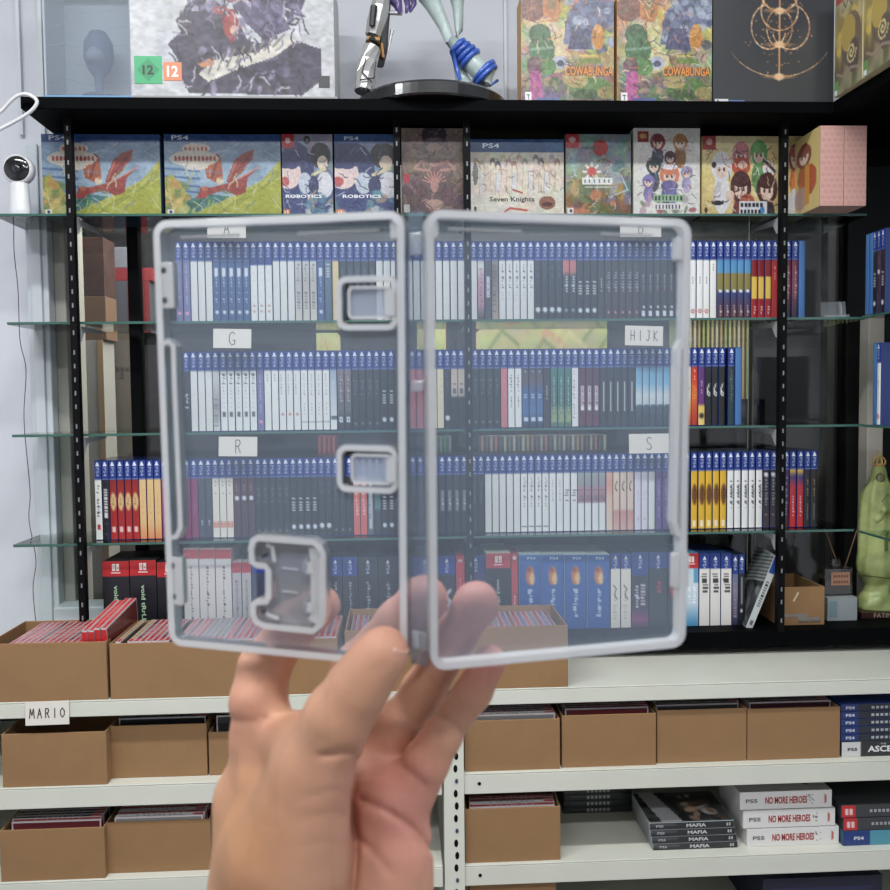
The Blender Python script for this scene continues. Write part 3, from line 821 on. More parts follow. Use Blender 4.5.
def robo_art(ps):
    a = Art(84, 120, (110, 125, 160))
    a.grad([(0, (150,150,160)), (.5, (110,125,165)), (1, (90,110,150))])
    a.noise(7, 25, mono=False)
    a.ell(.18, .42, .45, .34, (52, 60, 110)); a.ell(.5, .75, .5, .3, (60, 72, 125), .9)
    a.ell(.12, .48, .25, .19, (225, 200, 195)); a.ell(.05, .58, .09, .06, (200, 90, 90)); a.ell(.2, .4, .09, .03, (60, 60, 110))
    a.ell(.1, .28, .4, .14, (52, 60, 112))
    a.ell(.76, .26, .2, .16, (44, 42, 58)); a.ell(.8, .35, .10, .09, (226, 205, 180)); a.line([(.6,.5),(.85,.42)], .04, (215,205,160))
    a.ell(.84, .62, .16, .16, (215, 215, 222)); a.ell(.45, .6, .13, .13, (190, 200, 215)); a.ell(.62, .63, .1, .12, (60, 66, 110))
    a.scat(16, .5, .7, 1, 1, [(90,140,160),(190,200,200),(60,90,130),(170,150,130)], .02, .08)
    a.rect(.02, .92, .14, .995, (230, 130, 70))
    a.busy(40,0,.15,1,1,((40,44,80),(190,200,215),(90,120,160),(60,64,100)),.012,.1); a.wrap(5)
    if ps: a.rect(0, 0, 1, .11, (50, 90, 150))
    else: a.rect(0, 0, .24, .17, (190, 40, 50)); a.ell(.12, .08, .05, .035, (235, 200, 200)); a.ell(.5, .07, .07, .05, (50,50,60)); a.ell(.5,.07,.03,.02,(150,150,150))
    return a
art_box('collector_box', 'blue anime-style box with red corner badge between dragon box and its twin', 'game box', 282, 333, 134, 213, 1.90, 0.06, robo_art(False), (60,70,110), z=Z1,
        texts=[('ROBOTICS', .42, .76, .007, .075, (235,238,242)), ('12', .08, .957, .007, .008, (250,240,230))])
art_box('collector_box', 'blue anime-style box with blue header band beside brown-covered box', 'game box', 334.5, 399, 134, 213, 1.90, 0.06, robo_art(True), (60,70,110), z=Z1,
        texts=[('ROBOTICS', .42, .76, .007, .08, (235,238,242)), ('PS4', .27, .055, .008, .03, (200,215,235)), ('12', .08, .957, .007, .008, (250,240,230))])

a = Art(90, 120, (120, 98, 92)); a.noise(10, 30, mono=False)
a.grad([(0, (150,135,120)), (.4, (125,100,98)), (.7, (90,66,70)), (1, (70,52,58))], al=.6)
a.ell(.5, .08, .19, .14, (52, 42, 58)); a.ell(.5, .15, .15, .05, (100,85,90)); a.ell(.5, .22, .12, .05, (170,140,130))
for s in (-1, 1):
    a.line([(.5,.42),(.5+s*.2,.38),(.5+s*.32,.46),(.5+s*.1,.48)], .03, (190,135,125), .9)
    a.line([(.5+s*.04,.3),(.5+s*.25,.33),(.5+s*.4,.2)], .035, (150,130,115), .8)
    a.line([(.5,.95),(.5+s*.2,.8),(.5+s*.45,.6)], .03, (150,105,105), .8)
    a.ell(.5+s*.38, .42, .1, .16, (160,140,110), .5); a.ell(.5+s*.2,.75,.1,.12,(95,60,70),.7)
for k in range(9):
    t_ = -PI/2 + (k-4)*.33; a.line([(.5,.63),(.5+.18*math.cos(t_), .63+.14*math.sin(t_))], .014, (205,140,125), .9)
a.ell(.5,.66,.06,.07,(180,130,120)); a.ell(.5,.87,.14,.06,(190,150,130),.8)
a.busy(60,0,0,1,1,((60,46,54),(170,130,120),(90,70,74),(150,125,105)),.01,.1); a.rect(.03,.52,.12,.62,(205,60,70)); a.rect(.03,.87,.12,.96,(190,190,180))
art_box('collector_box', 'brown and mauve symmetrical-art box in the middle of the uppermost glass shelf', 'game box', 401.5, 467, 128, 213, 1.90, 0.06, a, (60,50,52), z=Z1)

a = Art(144, 96, (222, 212, 196)); a.noise(9, 12, mono=False)
a.rect(0, 0, 1, .17, (24, 76, 140)); a.rect(.8, 0, 1, .17, (60, 110, 160), .5)
for i in range(16):
    x = .06 + i*.058; y = .32 + .05*math.sin(i*2.1)
    hc = [(190,150,120),(150,160,130),(230,210,180),(90,90,100),(70,70,84),(210,190,150),(190,150,170),(160,110,90)][i % 8]
    a.ell(x, y-.02, .03, .06, hc, .75); a.ell(x, y+.01, .018, .035, (238,216,196)); a.ell(x, y+.2, .035, .14, [(226,214,190),(214,220,226),(232,206,190)][i%3], .7)
    a.line([(x-.02,y+.08),(x-.03,y+.36)], .004, (150,120,110), .6)
a.busy(60,.02,.22,.98,.72,((170,140,120),(140,120,110),(236,226,214),(190,160,150)),.005,.05); a.rect(.03,.88,.06,.96,(50,50,50)); a.ell(.05,.45,.03,.15,(80,80,90),.7)
a.ell(.82,.83,.09,.09,(150,96,74)); a.ell(.82,.85,.06,.03,(90,50,46)); a.line([(.45,.66),(.55,.7)], .01, (190,50,50)); a.line([(.36,.95),(.42,.9),(.6,.93)], .012, (200,70,60))
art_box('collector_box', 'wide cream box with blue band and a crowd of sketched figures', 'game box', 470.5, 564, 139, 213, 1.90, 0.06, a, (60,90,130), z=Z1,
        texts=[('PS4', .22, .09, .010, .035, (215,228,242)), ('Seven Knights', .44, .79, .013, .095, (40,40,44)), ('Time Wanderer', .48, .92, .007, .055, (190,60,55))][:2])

a = Art(90, 108, (150, 165, 158))
a.grad([(0,(120,140,135)), (.35,(150,168,165)), (.6,(150,145,110)), (.8,(140,105,60)), (1,(110,100,70))]); a.noise(9, 30, mono=False)
a.ell(.53, .17, .12, .1, (190,44,46)); a.line([(.25,.17),(.45,.17)], .03, (70,90,90), .7)
a.scat(30, 0, .6, .9, 1, [(190,140,60),(210,130,90),(120,90,50),(110,130,90),(200,170,110)], .03, .09)
a.scat(14, .6, .4, 1, .8, [(120,110,140),(90,130,130),(160,170,180)], .03, .08)
for k in range(8):
    t_ = k*PI/4; a.line([(.4,.46),(.4+.13*math.cos(t_), .46+.11*math.sin(t_))], .02, (238,236,230))
a.ell(.4,.46,.07,.06,(220,90,90)); a.rect(.25,.53,.72,.62,(238,238,234),.9); a.rect(.3,.64,.72,.655,(225,225,220)); a.line([(.85,.5),(.95,.68),(.7,.76)], .012, (190,205,215))
a.busy(50,0,.2,1,1,((80,90,84),(210,190,120),(190,210,205),(120,80,50)),.01,.08); a.rect(.25,.53,.72,.62,(238,238,234),.8); a.rect(0,0,.2,.17,(190,44,52)); a.ell(.1,.07,.05,.035,(230,180,180)); a.rect(.03,.9,.12,.985,(225,225,225)); a.ell(.075,.94,.02,.02,(30,30,30))
for k in range(6): a.rect(.28+k*.075,.55,.30+k*.075,.60,(110,130,130))
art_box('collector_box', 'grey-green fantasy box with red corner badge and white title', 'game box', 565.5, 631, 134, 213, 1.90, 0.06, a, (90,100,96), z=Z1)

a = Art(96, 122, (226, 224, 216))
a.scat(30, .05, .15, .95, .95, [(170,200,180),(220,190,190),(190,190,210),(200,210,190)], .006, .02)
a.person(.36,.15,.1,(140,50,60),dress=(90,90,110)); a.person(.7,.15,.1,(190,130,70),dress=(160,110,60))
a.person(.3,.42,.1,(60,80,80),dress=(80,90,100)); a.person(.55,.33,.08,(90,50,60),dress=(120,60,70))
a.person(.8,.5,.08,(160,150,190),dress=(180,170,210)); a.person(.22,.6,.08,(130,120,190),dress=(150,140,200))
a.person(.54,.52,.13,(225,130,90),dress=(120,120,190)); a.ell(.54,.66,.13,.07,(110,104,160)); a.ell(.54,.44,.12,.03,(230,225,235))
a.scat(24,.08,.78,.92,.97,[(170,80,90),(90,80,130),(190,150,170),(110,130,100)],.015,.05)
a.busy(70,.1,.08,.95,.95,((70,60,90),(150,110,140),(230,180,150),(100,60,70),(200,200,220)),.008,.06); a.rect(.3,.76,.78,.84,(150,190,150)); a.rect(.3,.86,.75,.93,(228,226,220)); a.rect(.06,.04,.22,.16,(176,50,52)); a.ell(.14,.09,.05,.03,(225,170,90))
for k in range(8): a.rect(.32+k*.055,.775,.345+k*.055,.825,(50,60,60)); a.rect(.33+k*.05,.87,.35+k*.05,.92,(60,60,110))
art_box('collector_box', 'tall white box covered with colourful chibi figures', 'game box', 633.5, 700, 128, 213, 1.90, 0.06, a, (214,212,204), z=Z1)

a = Art(130, 96, (226, 206, 134)); a.grad([(0,(220,204,150)), (.5,(232,210,130)), (1,(214,186,120))]); a.noise(6,10)
a.person(.25,.37,.115,(224,224,228),dress=(232,230,232)); a.ell(.15,.36,.03,.04,(40,40,50)); a.ell(.27,.8,.1,.12,(228,226,230)); a.ell(.2,.84,.08,.03,(50,50,60))
a.person(.5,.22,.1,(196,110,120),dress=(206,90,60)); a.ell(.5,.38,.12,.12,(200,80,56)); a.ell(.52,.36,.06,.05,(232,200,180))
a.person(.73,.2,.1,(90,160,80),dress=(100,160,90)); a.ell(.86,.4,.08,.1,(225,225,225)); a.line([(.8,.3),(.95,.45)], .02, (60,60,60))
a.person(.5,.62,.12,(84,46,44),dress=(150,70,60)); a.person(.84,.64,.12,(84,50,46),dress=(60,56,66)); a.ell(.36,.75,.06,.07,(232,205,185)); a.ell(.58,.84,.1,.12,(190,90,70))
a.busy(60,.05,.15,1,.95,((70,44,40),(230,200,170),(200,110,80),(120,80,60),(240,235,225)),.007,.06); a.rect(0,0,.17,.17,(170,44,44)); a.ell(.09,.07,.04,.04,(225,170,160)); a.ell(.05,.93,.02,.04,(70,50,40))
a.rect(.48,.82,.84,.995,(222,222,226)); a.ell(.78,.93,.03,.05,(60,140,200))
for k in range(6): a.rect(.5+k*.05,.84,.535+k*.05,.895,(50,50,60)); a.rect(.5+k*.045,.92,.53+k*.045,.97,(40,40,50))
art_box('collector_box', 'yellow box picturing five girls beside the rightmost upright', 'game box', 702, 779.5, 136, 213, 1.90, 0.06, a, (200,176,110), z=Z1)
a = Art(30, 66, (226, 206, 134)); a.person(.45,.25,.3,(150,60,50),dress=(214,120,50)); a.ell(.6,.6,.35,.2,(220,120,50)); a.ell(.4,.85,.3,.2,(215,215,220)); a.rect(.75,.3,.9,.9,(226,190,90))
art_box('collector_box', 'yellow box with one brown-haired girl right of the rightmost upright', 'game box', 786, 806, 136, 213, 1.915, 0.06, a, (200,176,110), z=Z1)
# two pink-patterned boxes turned side-on; the left one shows a sliver of its yellow front
def pink_box(px0, px1, lab, front):
    xa, xb = U(px0, 165, 1.80).x, U(px1, 165, 1.80).x
    w = xb - xa; h = U((px0+px1)/2, 125.5, 1.80).z - Z1
    t = thing('collector_box', lab, 'game box', ((xa+xb)/2, 1.80, Z1 + 0.0), group=None)
    b = MB(); b.box(-w/2+0.0003, w/2-0.0003, 0, 0.12, 0, h, M_PAPER, (206, 160, 146)); b.obj('carton', t, bevel=0.001)
    p = Art(16, 60, (212, 160, 148))
    for j in range(14):
        for i in range(4): p.ell(.12+i*.25+(j%2)*.12, .03+j*.072, .09, .02, (202, 146, 136), .8, soft=.4)
    b = MB(); b.grid(lambda u, v: ((u-.5)*(w-.001), -0.0005, .0005+(1-v)*(h-.001)), 16, 60, p.a, M_PAPER); b.obj('patterned_side', t)
    if front:
        f = Art(30, 60, (222, 196, 120)); f.person(.4,.25,.25,(150,80,70),dress=(214,120,60)); f.ell(.6,.6,.3,.2,(200,90,60)); f.ell(.3,.8,.25,.15,(190,150,140)); f.rect(.45,.4,.6,.9,(220,150,60))
        b = MB(); b.grid(lambda u, v: (-w/2-0.0006, 0.12*(1-u), (1-v)*h), 30, 60, f.a, M_PRINT); b.obj('cover_art', t)
    return t
pink_box(820, 843.7, 'narrow pink-patterned box side, left of two beside the yellow girl boxes', True)
pink_box(844, 866.5, 'narrow pink-patterned box side, right of two at the shelf end', False)

# -- things on top of the black board
def box_top(*a_, **k_): return art_box(*a_, z=ZT, **k_)
a = Art(210, 106, (182, 184, 186)); a.noise(6, 12); a.scat(20, 0, .2, .7, 1, [(168,172,180),(194,195,196)], .05, .15, .5)
N = lambda x, y: ((x-390)/610, (y+40)/330)
a.poly([N(530,180), N(500,140), N(540,110), N(525,80), N(560,55), N(610,60), N(640,30), N(700,60), N(740,130), N(800,140), N(890,130), N(960,150), N(960,230), N(900,268), N(560,262), N(520,200)], (66,60,78))
a.poly([N(640,20), N(720,-10), N(800,-40), N(950,-40), N(900,60), N(830,40), N(870,100), N(790,130), N(740,90), N(700,40)], (80,72,100))
a.scat(70, .25, .15, .8, .9, [(50,44,60),(96,90,120),(130,124,150),(70,60,70),(38,34,44)], .01, .035)
a.scat(30, .5, .0, .85, .4, [(70,60,96),(110,100,130),(50,44,66)], .01, .04)
a.poly([N(590,215), N(640,180), N(760,160), N(860,120), N(890,128), N(820,170), N(700,205), N(620,235)], (196,190,178))
for k in range(8): a.line([N(620+k*28, 215-k*10), N(640+k*30, 170-k*8)], .006, (120,112,106))
a.poly([N(660,60), N(700,50), N(720,100), N(690,140), N(670,110)], (150,50,46)); a.ell(*N(660,55), .04, .03, (160,70,66)); a.ell(*N(700,105), .02, .04, (190,150,130))
a.poly([N(640,20), N(700,10), N(760,25), N(700,35)], (150,80,80)); a.poly([N(590,190), N(625,175), N(640,190), N(600,200)], (190,120,70))
a.busy(120,.22,.0,.85,.95,((30,26,38),(60,54,80),(120,110,140),(176,170,180)),.005,.04); a.noise(40, 14)
t, w, h = box_top('large_game_box', 'large white box with dark dragon painting and age rating squares', 'game box', 130, 334, -28, 92, 1.84, 0.16, a, (205,205,203))
b = MB()
x0 = -w/2
def badge(u, v, sz, c1, txt, c2, tc):
    cx, cz = (u-.5)*w, (1-v)*h
    b.box(cx-sz/2, cx+sz/2, -0.0016, -0.0008, cz-sz/2, cz+sz/2, M_PRINT, c1)
    if c2: b.add([(cx-sz*.42,-.0018,cz),(cx,-.0018,cz-sz*.42),(cx+sz*.42,-.0018,cz),(cx,-.0018,cz+sz*.42)], [(0,1,2,3)], M_PRINT, c2)
    b.text(txt, sz*(.34 if c2 else .6), lambda x, y: (cx+x, -0.0022, cz+y), M_PRINT, tc, width=sz*(.4 if c2 else .62), bold=.03)
badge(.084, .745, .054, (50,176,110), '12', (36,150,92), (20,40,30))
b.obj('green_age_badge', t); b = MB()
badge(.203, .755, .036, (226,130,84), '12', None, (250,245,240))
b.obj('orange_age_badge', t); b = MB()
b.box(w*.45-.012, w*.45+.010, -.0016, -.0008, h*.13, h*.22, M_PRINT, (60,62,64))
b.obj('print_marks', t)
b = MB(); b.box(-w/2+.004, w/2+.006, -0.012, .16, -.0, .013, M_PAPER, (150,150,150)); b.obj('base_tray', t, bevel=.002)
t.location.z = ZT

# blister box with a small blue figure seen through clear plastic
xa, xb = U(43, 50, 1.84).x, U(131, 50, 1.84).x; w = xb-xa; h = .30
t = thing('blister_box', 'clear-fronted toy box with blue base left of the white dragon box', 'toy box', ((xa+xb)/2, 1.84, ZT))
b = MB(); b.box(-w/2, w/2, .11, .114, 0, h, M_PAPER, (196,208,220)); b.box(-w/2, -w/2+.004, .004, .11, 0, h, M_PAPER, (205,214,224)); b.box(w/2-.004, w/2, .004, .11, 0, h, M_PAPER, (205,214,224)); b.obj('backing_card', t)
b = MB(); b.box(-w/2, w/2, 0, .11, 0, .016, M_PAPER, (110,160,205)); b.box(-w/2, w/2, 0, .11, h-.01, h, M_PAPER, (150,170,190))
for k in range(5): b.box(-.018+k*.009, -.013+k*.009, -.001, 0, .004, .011, M_PRINT, (190,210,235))
b.obj('blue_base', t)
b = MB(); b.box(-w/2+.002, w/2-.002, .001, .002, .017, h-.011, M_BLISTER)
for k in range(7):
    zz = .04+.035*k; b.ribbon([(-w/2+.01, zz), (-w/4, zz+.008), (0, zz-.004), (w/2-.01, zz+.006)], .0015, lambda x, y: (x, .0003, y), M_BLISTER, (230,235,240))
b.obj('clear_window', t)
b = MB(); b.lathe([(0,.02),(.035,.025),(.035,.03),(.008,.034),(.010,.07),(.022,.085),(.030,.11),(.028,.14),(.016,.16),(0,.165)], M_PAPER, (104,126,168), c=(.005,.055,0))
b.lathe([(0,.09),(.018,.094),(.020,.108),(.012,.120),(0,.122)], M_PAPER, (150,165,190), c=(.005,.036,0), n=16)
b.lathe([(0,.016),(.05,.017),(.05,.022),(0,.024)], M_PAPER, (170,150,140), c=(0,.055,0)) if False else None; b.obj('toy_figure', t, smooth=True)

# figurine: only its lower legs are in frame
pc = U(431, 92, 1.93)
t = thing('figurine', 'large figurine on round black base, one armoured leg and one pale blue-wrapped leg', 'figurine', (pc.x, 1.93, ZT))
R_ = (U(507, 95, 1.93).x - U(355, 95, 1.93).x) / 2
b = MB(); b.lathe([(R_-.004, 0), (R_, .003), (R_-.001, .024), (R_-.007, .030), (0, .030)], mat('black_gloss', (26,27,30), .2, coat=.6), n=64); b.obj('round_base', t, smooth=False)
def L(px, py, Y=1.90):
    p = U(px, py, Y); return (p.x-pc.x, Y-1.93, p.z-ZT)
ga = mat('silver_armour', (176,176,174), .3, metal=.35, coat=.4); gd = mat('armour_gap', (28,28,32), .4); gg = mat('brass_joint', (150,112,60), .35, metal=.6)
b = MB()
b.tube([L(364,92,1.86), L(366,76,1.865), L(368,62,1.87), L(372,48,1.875)], [.020,.022,.021,.018], ga, n=10)
b.tube([L(372,44,1.875), L(374,36,1.88)], [.014,.014], gd, n=10)
b.tube([L(373,36,1.88), L(376,24,1.88), L(380,8,1.88), L(384,-12,1.885)], [.017,.020,.020,.015], ga, n=8)
b.obj('armoured_leg', t, smooth=False)
b = MB()
b.tube([L(379,66,1.90), L(381,50,1.90), L(383,30,1.90), L(386,5,1.90)], [.010,.014,.012,.010], gd, n=8)
b.tube([L(366,58,1.845), L(362,72,1.84), L(372,82,1.838)], [.0015]*3, gd, n=5); b.tube([L(360,80,1.838), L(374,78,1.838), L(376,62,1.845)], [.0015]*3, gd, n=5)
b.tube([L(372,26,1.856), L(374,6,1.856)], [.006,.007], gd, n=6)
for k in range(3): b.tube([L(362+k*5, 86, 1.838), L(361+k*5, 90, 1.838)], [.001,.001], gd, n=5)
b.obj('dark_joints', t)
b = MB(); b.tube([L(367,39,1.872), L(380,40,1.872)], [.008,.008], gg, n=8); b.tube([L(381,44,1.885), L(383,58,1.885)], [.006,.004], gg, n=6); b.tube([L(392,30,1.89), L(388,52,1.89)], [.004,.002], ga, n=6); b.obj('brass_ankle', t)
pv = mat('purple_resin', (92,72,130), .35, coat=.3)
b = MB()
b.tube([L(385,-6), L(398,4), L(400,14)], [.010,.011,.006], pv, n=8); b.tube([L(405,-8), L(408,6), L(406,13)], [.008,.006,.003], pv, n=8); b.tube([L(412,-8), L(414,4), L(410,12)], [.008,.006,.003], pv, n=8)
b.obj('purple_hand', t, smooth=True)
b = MB(); b.tube([L(388,13), L(402,13)], [.004,.005], ga, n=8); b.obj('silver_grip', t)
ic = mat('pale_aqua_resin', (178,196,192), .35, coat=.3, noise=.08, nscale=90)
b = MB()
b.tube([L(424,-12), L(434,6), L(444,26), L(450,42)], [.026,.018,.013,.010], ic, n=12)
b.tube([L(456,-12,1.93), L(458,8,1.93), L(459,30,1.93), L(456,40,1.92)], [.020,.012,.009,.007], ic, n=12)
b.tube([L(450,40), L(462,52), L(474,64), L(486,76), L(484,84)], [.011,.018,.021,.024,.016], ic, n=14)
b.tube([L(458,60,1.92), L(462,78,1.92), L(466,86,1.92)], [.012,.014,.016], ic, n=10)
b.obj('wrapped_leg', t, smooth=True)
bb = mat('blue_wrap', (52,96,200), .3, coat=.5, noise=.25, nscale=30)
b = MB()
def wrap(px, py, r, Y=1.90):
    c = Vector(L(px, py, Y)); d = (Vector(L(486,76)) - Vector(L(462,50))).normalized()
    a1 = d.cross(Vector((0,1,0))).normalized(); a2 = d.cross(a1)
    b.tube([c + (a1*math.cos(k*PI/10) + a2*math.sin(k*PI/10))*r for k in range(21)], .0060, bb, n=6)
for k, (px, py, r) in enumerate([(458,47,.017),(462,51,.019),(466,55,.021),(470,59,.022)]): wrap(px, py, r)
wrap(484, 72, .0265); wrap(486, 76, .026)
b.tube([L(452,50,1.88), L(456,66,1.885), L(460,80,1.885)], [.006,.005,.004], bb, n=6)
b.tube([L(498,80,1.9), L(490,86,1.9)], [.003,.002], bb, n=6)
b.obj('blue_wraps', t, smooth=True)

def collage(badge_side):
    a = Art(118, 136, (150, 130, 100)); a.grad([(0,(170,110,80)), (.3,(190,170,120)), (.7,(150,140,100)), (1,(110,96,84))])
    a.noise(12, 40, mono=False)
    a.ell(.12,.12,.14,.12,(120,70,60),.8); a.ell(.33,.12,.1,.13,(196,120,60),.9); a.ell(.33,.08,.05,.05,(150,120,70))
    a.ell(.3,.4,.22,.16,(222,206,150),.6); a.ell(.35,.6,.2,.12,(220,205,150),.7)
    a.poly([(.45,.45),(.5,.15),(.7,-.02),(1,-.02),(1,.3),(.85,.25),(.75,.5),(.6,.45)], (112,120,150)); a.scat(30,.5,.0,1,.5,[(90,98,130),(150,160,185),(70,76,104),(176,184,200)],.02,.05)
    a.poly([(.5,.5),(.55,.3),(.72,.3),(.78,.5)], (84,84,116)); a.ell(.42,.62,.08,.06,(176,180,200)); a.ell(.42,.63,.04,.03,(90,90,110))
    a.ell(.83,.38,.07,.12,(200,130,50)); a.ell(.83,.3,.04,.04,(220,160,80))
    a.ell(.2,.36,.12,.1,(76,110,72)); a.ell(.22,.5,.14,.14,(80,120,76)); a.ell(.28,.66,.1,.08,(96,140,80)); a.line([(.1,.5),(.35,.48)], .02, (120,160,130))
    a.ell(.14,.66,.08,.09,(120,80,90)); a.poly([(.1,.7),(.2,.7),(.26,.98),(.08,.98)], (190,90,150)); a.ell(.14,.62,.06,.03,(120,100,96))
    a.ell(.35,.88,.14,.12,(120,96,120),.7); a.scat(12,.25,.78,.5,.98,[(176,150,110),(110,90,130),(90,120,80)],.02,.05)
    a.ell(.75,.86,.24,.10,(96,130,70)); a.ell(.72,.92,.18,.05,(70,96,50)); a.ell(.6,.8,.12,.06,(190,160,100),.8); a.ell(.92,.9,.1,.06,(150,140,80))
    a.rect(.5,.665,.98,.74,(96,76,60),.7); a.rect(.62,.545,.82,.565,(210,190,90)); a.rect(.62,.58,.86,.63,(110,140,60),.8)
    a.busy(150,0,0,1,1,((70,56,54),(80,84,110),(110,76,60),(226,206,160),(90,124,90),(206,130,84),(150,110,130)),.007,.06); a.noise(44, 16)
    a.a *= .93; a.rect(.5,.655,.98,.745,(110,84,60),.55)
    a.rect(.04,.9,.11,.99,(225,225,225)); a.rect(.16,.955,.4,.99,(80,90,150)); a.rect(.03,0,.20 if badge_side else .0,.03,(214,60,50)); a.rect(.8,0,1,.03,(214,70,50),0 if badge_side else 1)
    return a
for px0, px1, k, lab in ((521, 614, 0, 'tall box with busy orange-lettered comic cover, left of the two'), (617, 712, 1, 'tall box with busy orange-lettered comic cover, right of the two')):
    box_top('comic_cover_box', lab, 'game box', px0, px1, -4, 98.5, 1.82, .06, collage(k), (196,150,90), group='two comic cover boxes on the black board',
            texts=[('COWABUNGA', .73, .70, .018, .098, (236,140,50)), ('T', .075, .945, .010, .007, (30,30,30))])

a = Art(160, 152, (52, 54, 57)); a.grad([(0,(52,54,58)), (1,(56,58,60))])
N = lambda x, y: ((x-15)/590, (y+75)/565)
G1, G2 = (214,150,90), (250,222,180)
def ring(cx, cy, rx, ry, al=.9, t0=0, t1=2*PI, n=46, w=.006, c=G1):
    for k in range(n):
        q0, q1 = t0+(t1-t0)*k/n, t0+(t1-t0)*(k+1)/n
        a.line([N(cx+rx*math.cos(q0), cy+ry*math.sin(q0)), N(cx+rx*math.cos(q1), cy+ry*math.sin(q1))], w*rng.uniform(.8,1.7), c if rng.rand() < .7 else G2, al*rng.uniform(.5,1))
ring(337, 50, 90, 92); ring(285, 125, 85, 105, t0=.3, t1=4.6); ring(392, 125, 92, 105, t0=-1.6, t1=2.8); ring(337, -30, 90, 80); ring(337, 130, 62, 90, w=.004)
ring(337, 150, 260, 210, al=.75, t0=.75, t1=2.4, w=.0035); ring(337, 150, 262, 210, al=.3, t0=.45, t1=2.7, w=.004)
a.line([N(337,-70), N(337,365)], .009, G1, .9); a.line([N(337,380), N(337,360)], .006, G1, .7)
for p in ((337,208),(337,360),(337,50)): a.ell(*N(*p), .03, .02, G2, .9, soft=.8); a.ell(*N(*p), .09, .012, G1, .5, soft=.9)
for _ in range(90): a.ell(*N(rng.normal(337,75), rng.normal(150,90)), .005, .005, G1, .6, soft=.6)
a.done = 1; a.a = np.clip(a.a, 0, 255)
box_top('large_game_box', 'large matt black box with glowing golden ring emblem', 'game box', 713, 834, -16, 98.5, 1.82, .09, a, (30,31,33), texts=[])
t = bpy.data.objects['large_game_box.001'] if 'large_game_box.001' in bpy.data.objects else None
if t:
    w = U(834,50,1.82).x - U(713,50,1.82).x
    b = MB(); b.box(-w/2+.004, -w/2+.032, -.0016, -.0008, .001, .010, M_PRINT, (215,215,215)); b.box(-w/2+.034, -w/2+.066, -.0016, -.0008, .001, .008, M_PRINT, (96,120,180))
    b.text('A', .007, lambda x, y: (-w/2+.010+x, -.0018, .0055+y), M_PRINT, (20,20,20), bold=.02); b.obj('rating_strip', t)

# gold-green boxes standing along the side wing, facing left
def gold_art():
    a = Art(50, 84, (150,140,100)); a.grad([(0,(196,190,160)), (.25,(150,140,90)), (.5,(170,150,60)), (.8,(110,96,70)), (1,(130,130,90))]); a.noise(10, 32)
    a.scat(24,.1,.3,.9,.6,[(210,180,60),(150,130,60),(190,170,110)],.03,.09)
    a.ell(.6,.55,.36,.25,(96,80,74),.8); a.ell(.5,.48,.26,.17,(196,166,60),.8); a.ell(.7,.72,.2,.16,(80,66,66),.8)
    for k in range(34):
        q = k*.35; r = .17*(1-k/36); a.ell(.62+r*math.cos(q), .68+.6*r*math.sin(q), .022, .014, (206,190,120))
    a.rect(0,.86,.14,.99,(96,150,70)); a.rect(.02,.95,.1,.995,(225,225,225)); a.rect(.04,.0,.4,.14,(176,50,44)); a.ell(.2,.05,.1,.04,(214,120,100))
    a.line([(.3,.15),(.4,.22),(.5,.15),(.62,.24),(.7,.14),(.85,.2)], .02, (70,80,50))
    a.line([(.1,.8),(.3,.85),(.6,.82),(.9,.86)], .03, (150,130,110)); return a
ga_ = gold_art()
for i, (Y0, Y1, lab) in enumerate(((1.672, 1.778, 'gold and green swirl-covered box on the right wing, nearer the black box'),
                                   (1.560, 1.666, 'gold and green swirl-covered box cut by the right picture edge'))):
    X0 = U(835, 97, 1.775).x
    hh = .205
    t = thing('gold_cover_box', lab, 'game box', (X0, Y1, ZT), group='gold boxes along the side wing')
    b = MB(); b.box(.0006, .04, -(Y1-Y0), 0, 0, hh, M_PAPER, (206,190,150)); b.obj('carton', t, bevel=.001)
    b = MB(); b.grid(lambda u, v: (0, -u*(Y1-Y0), .0005+(1-v)*(hh-.001)), 50, 84, ga_.a, M_PRINT); b.obj('cover_art', t)

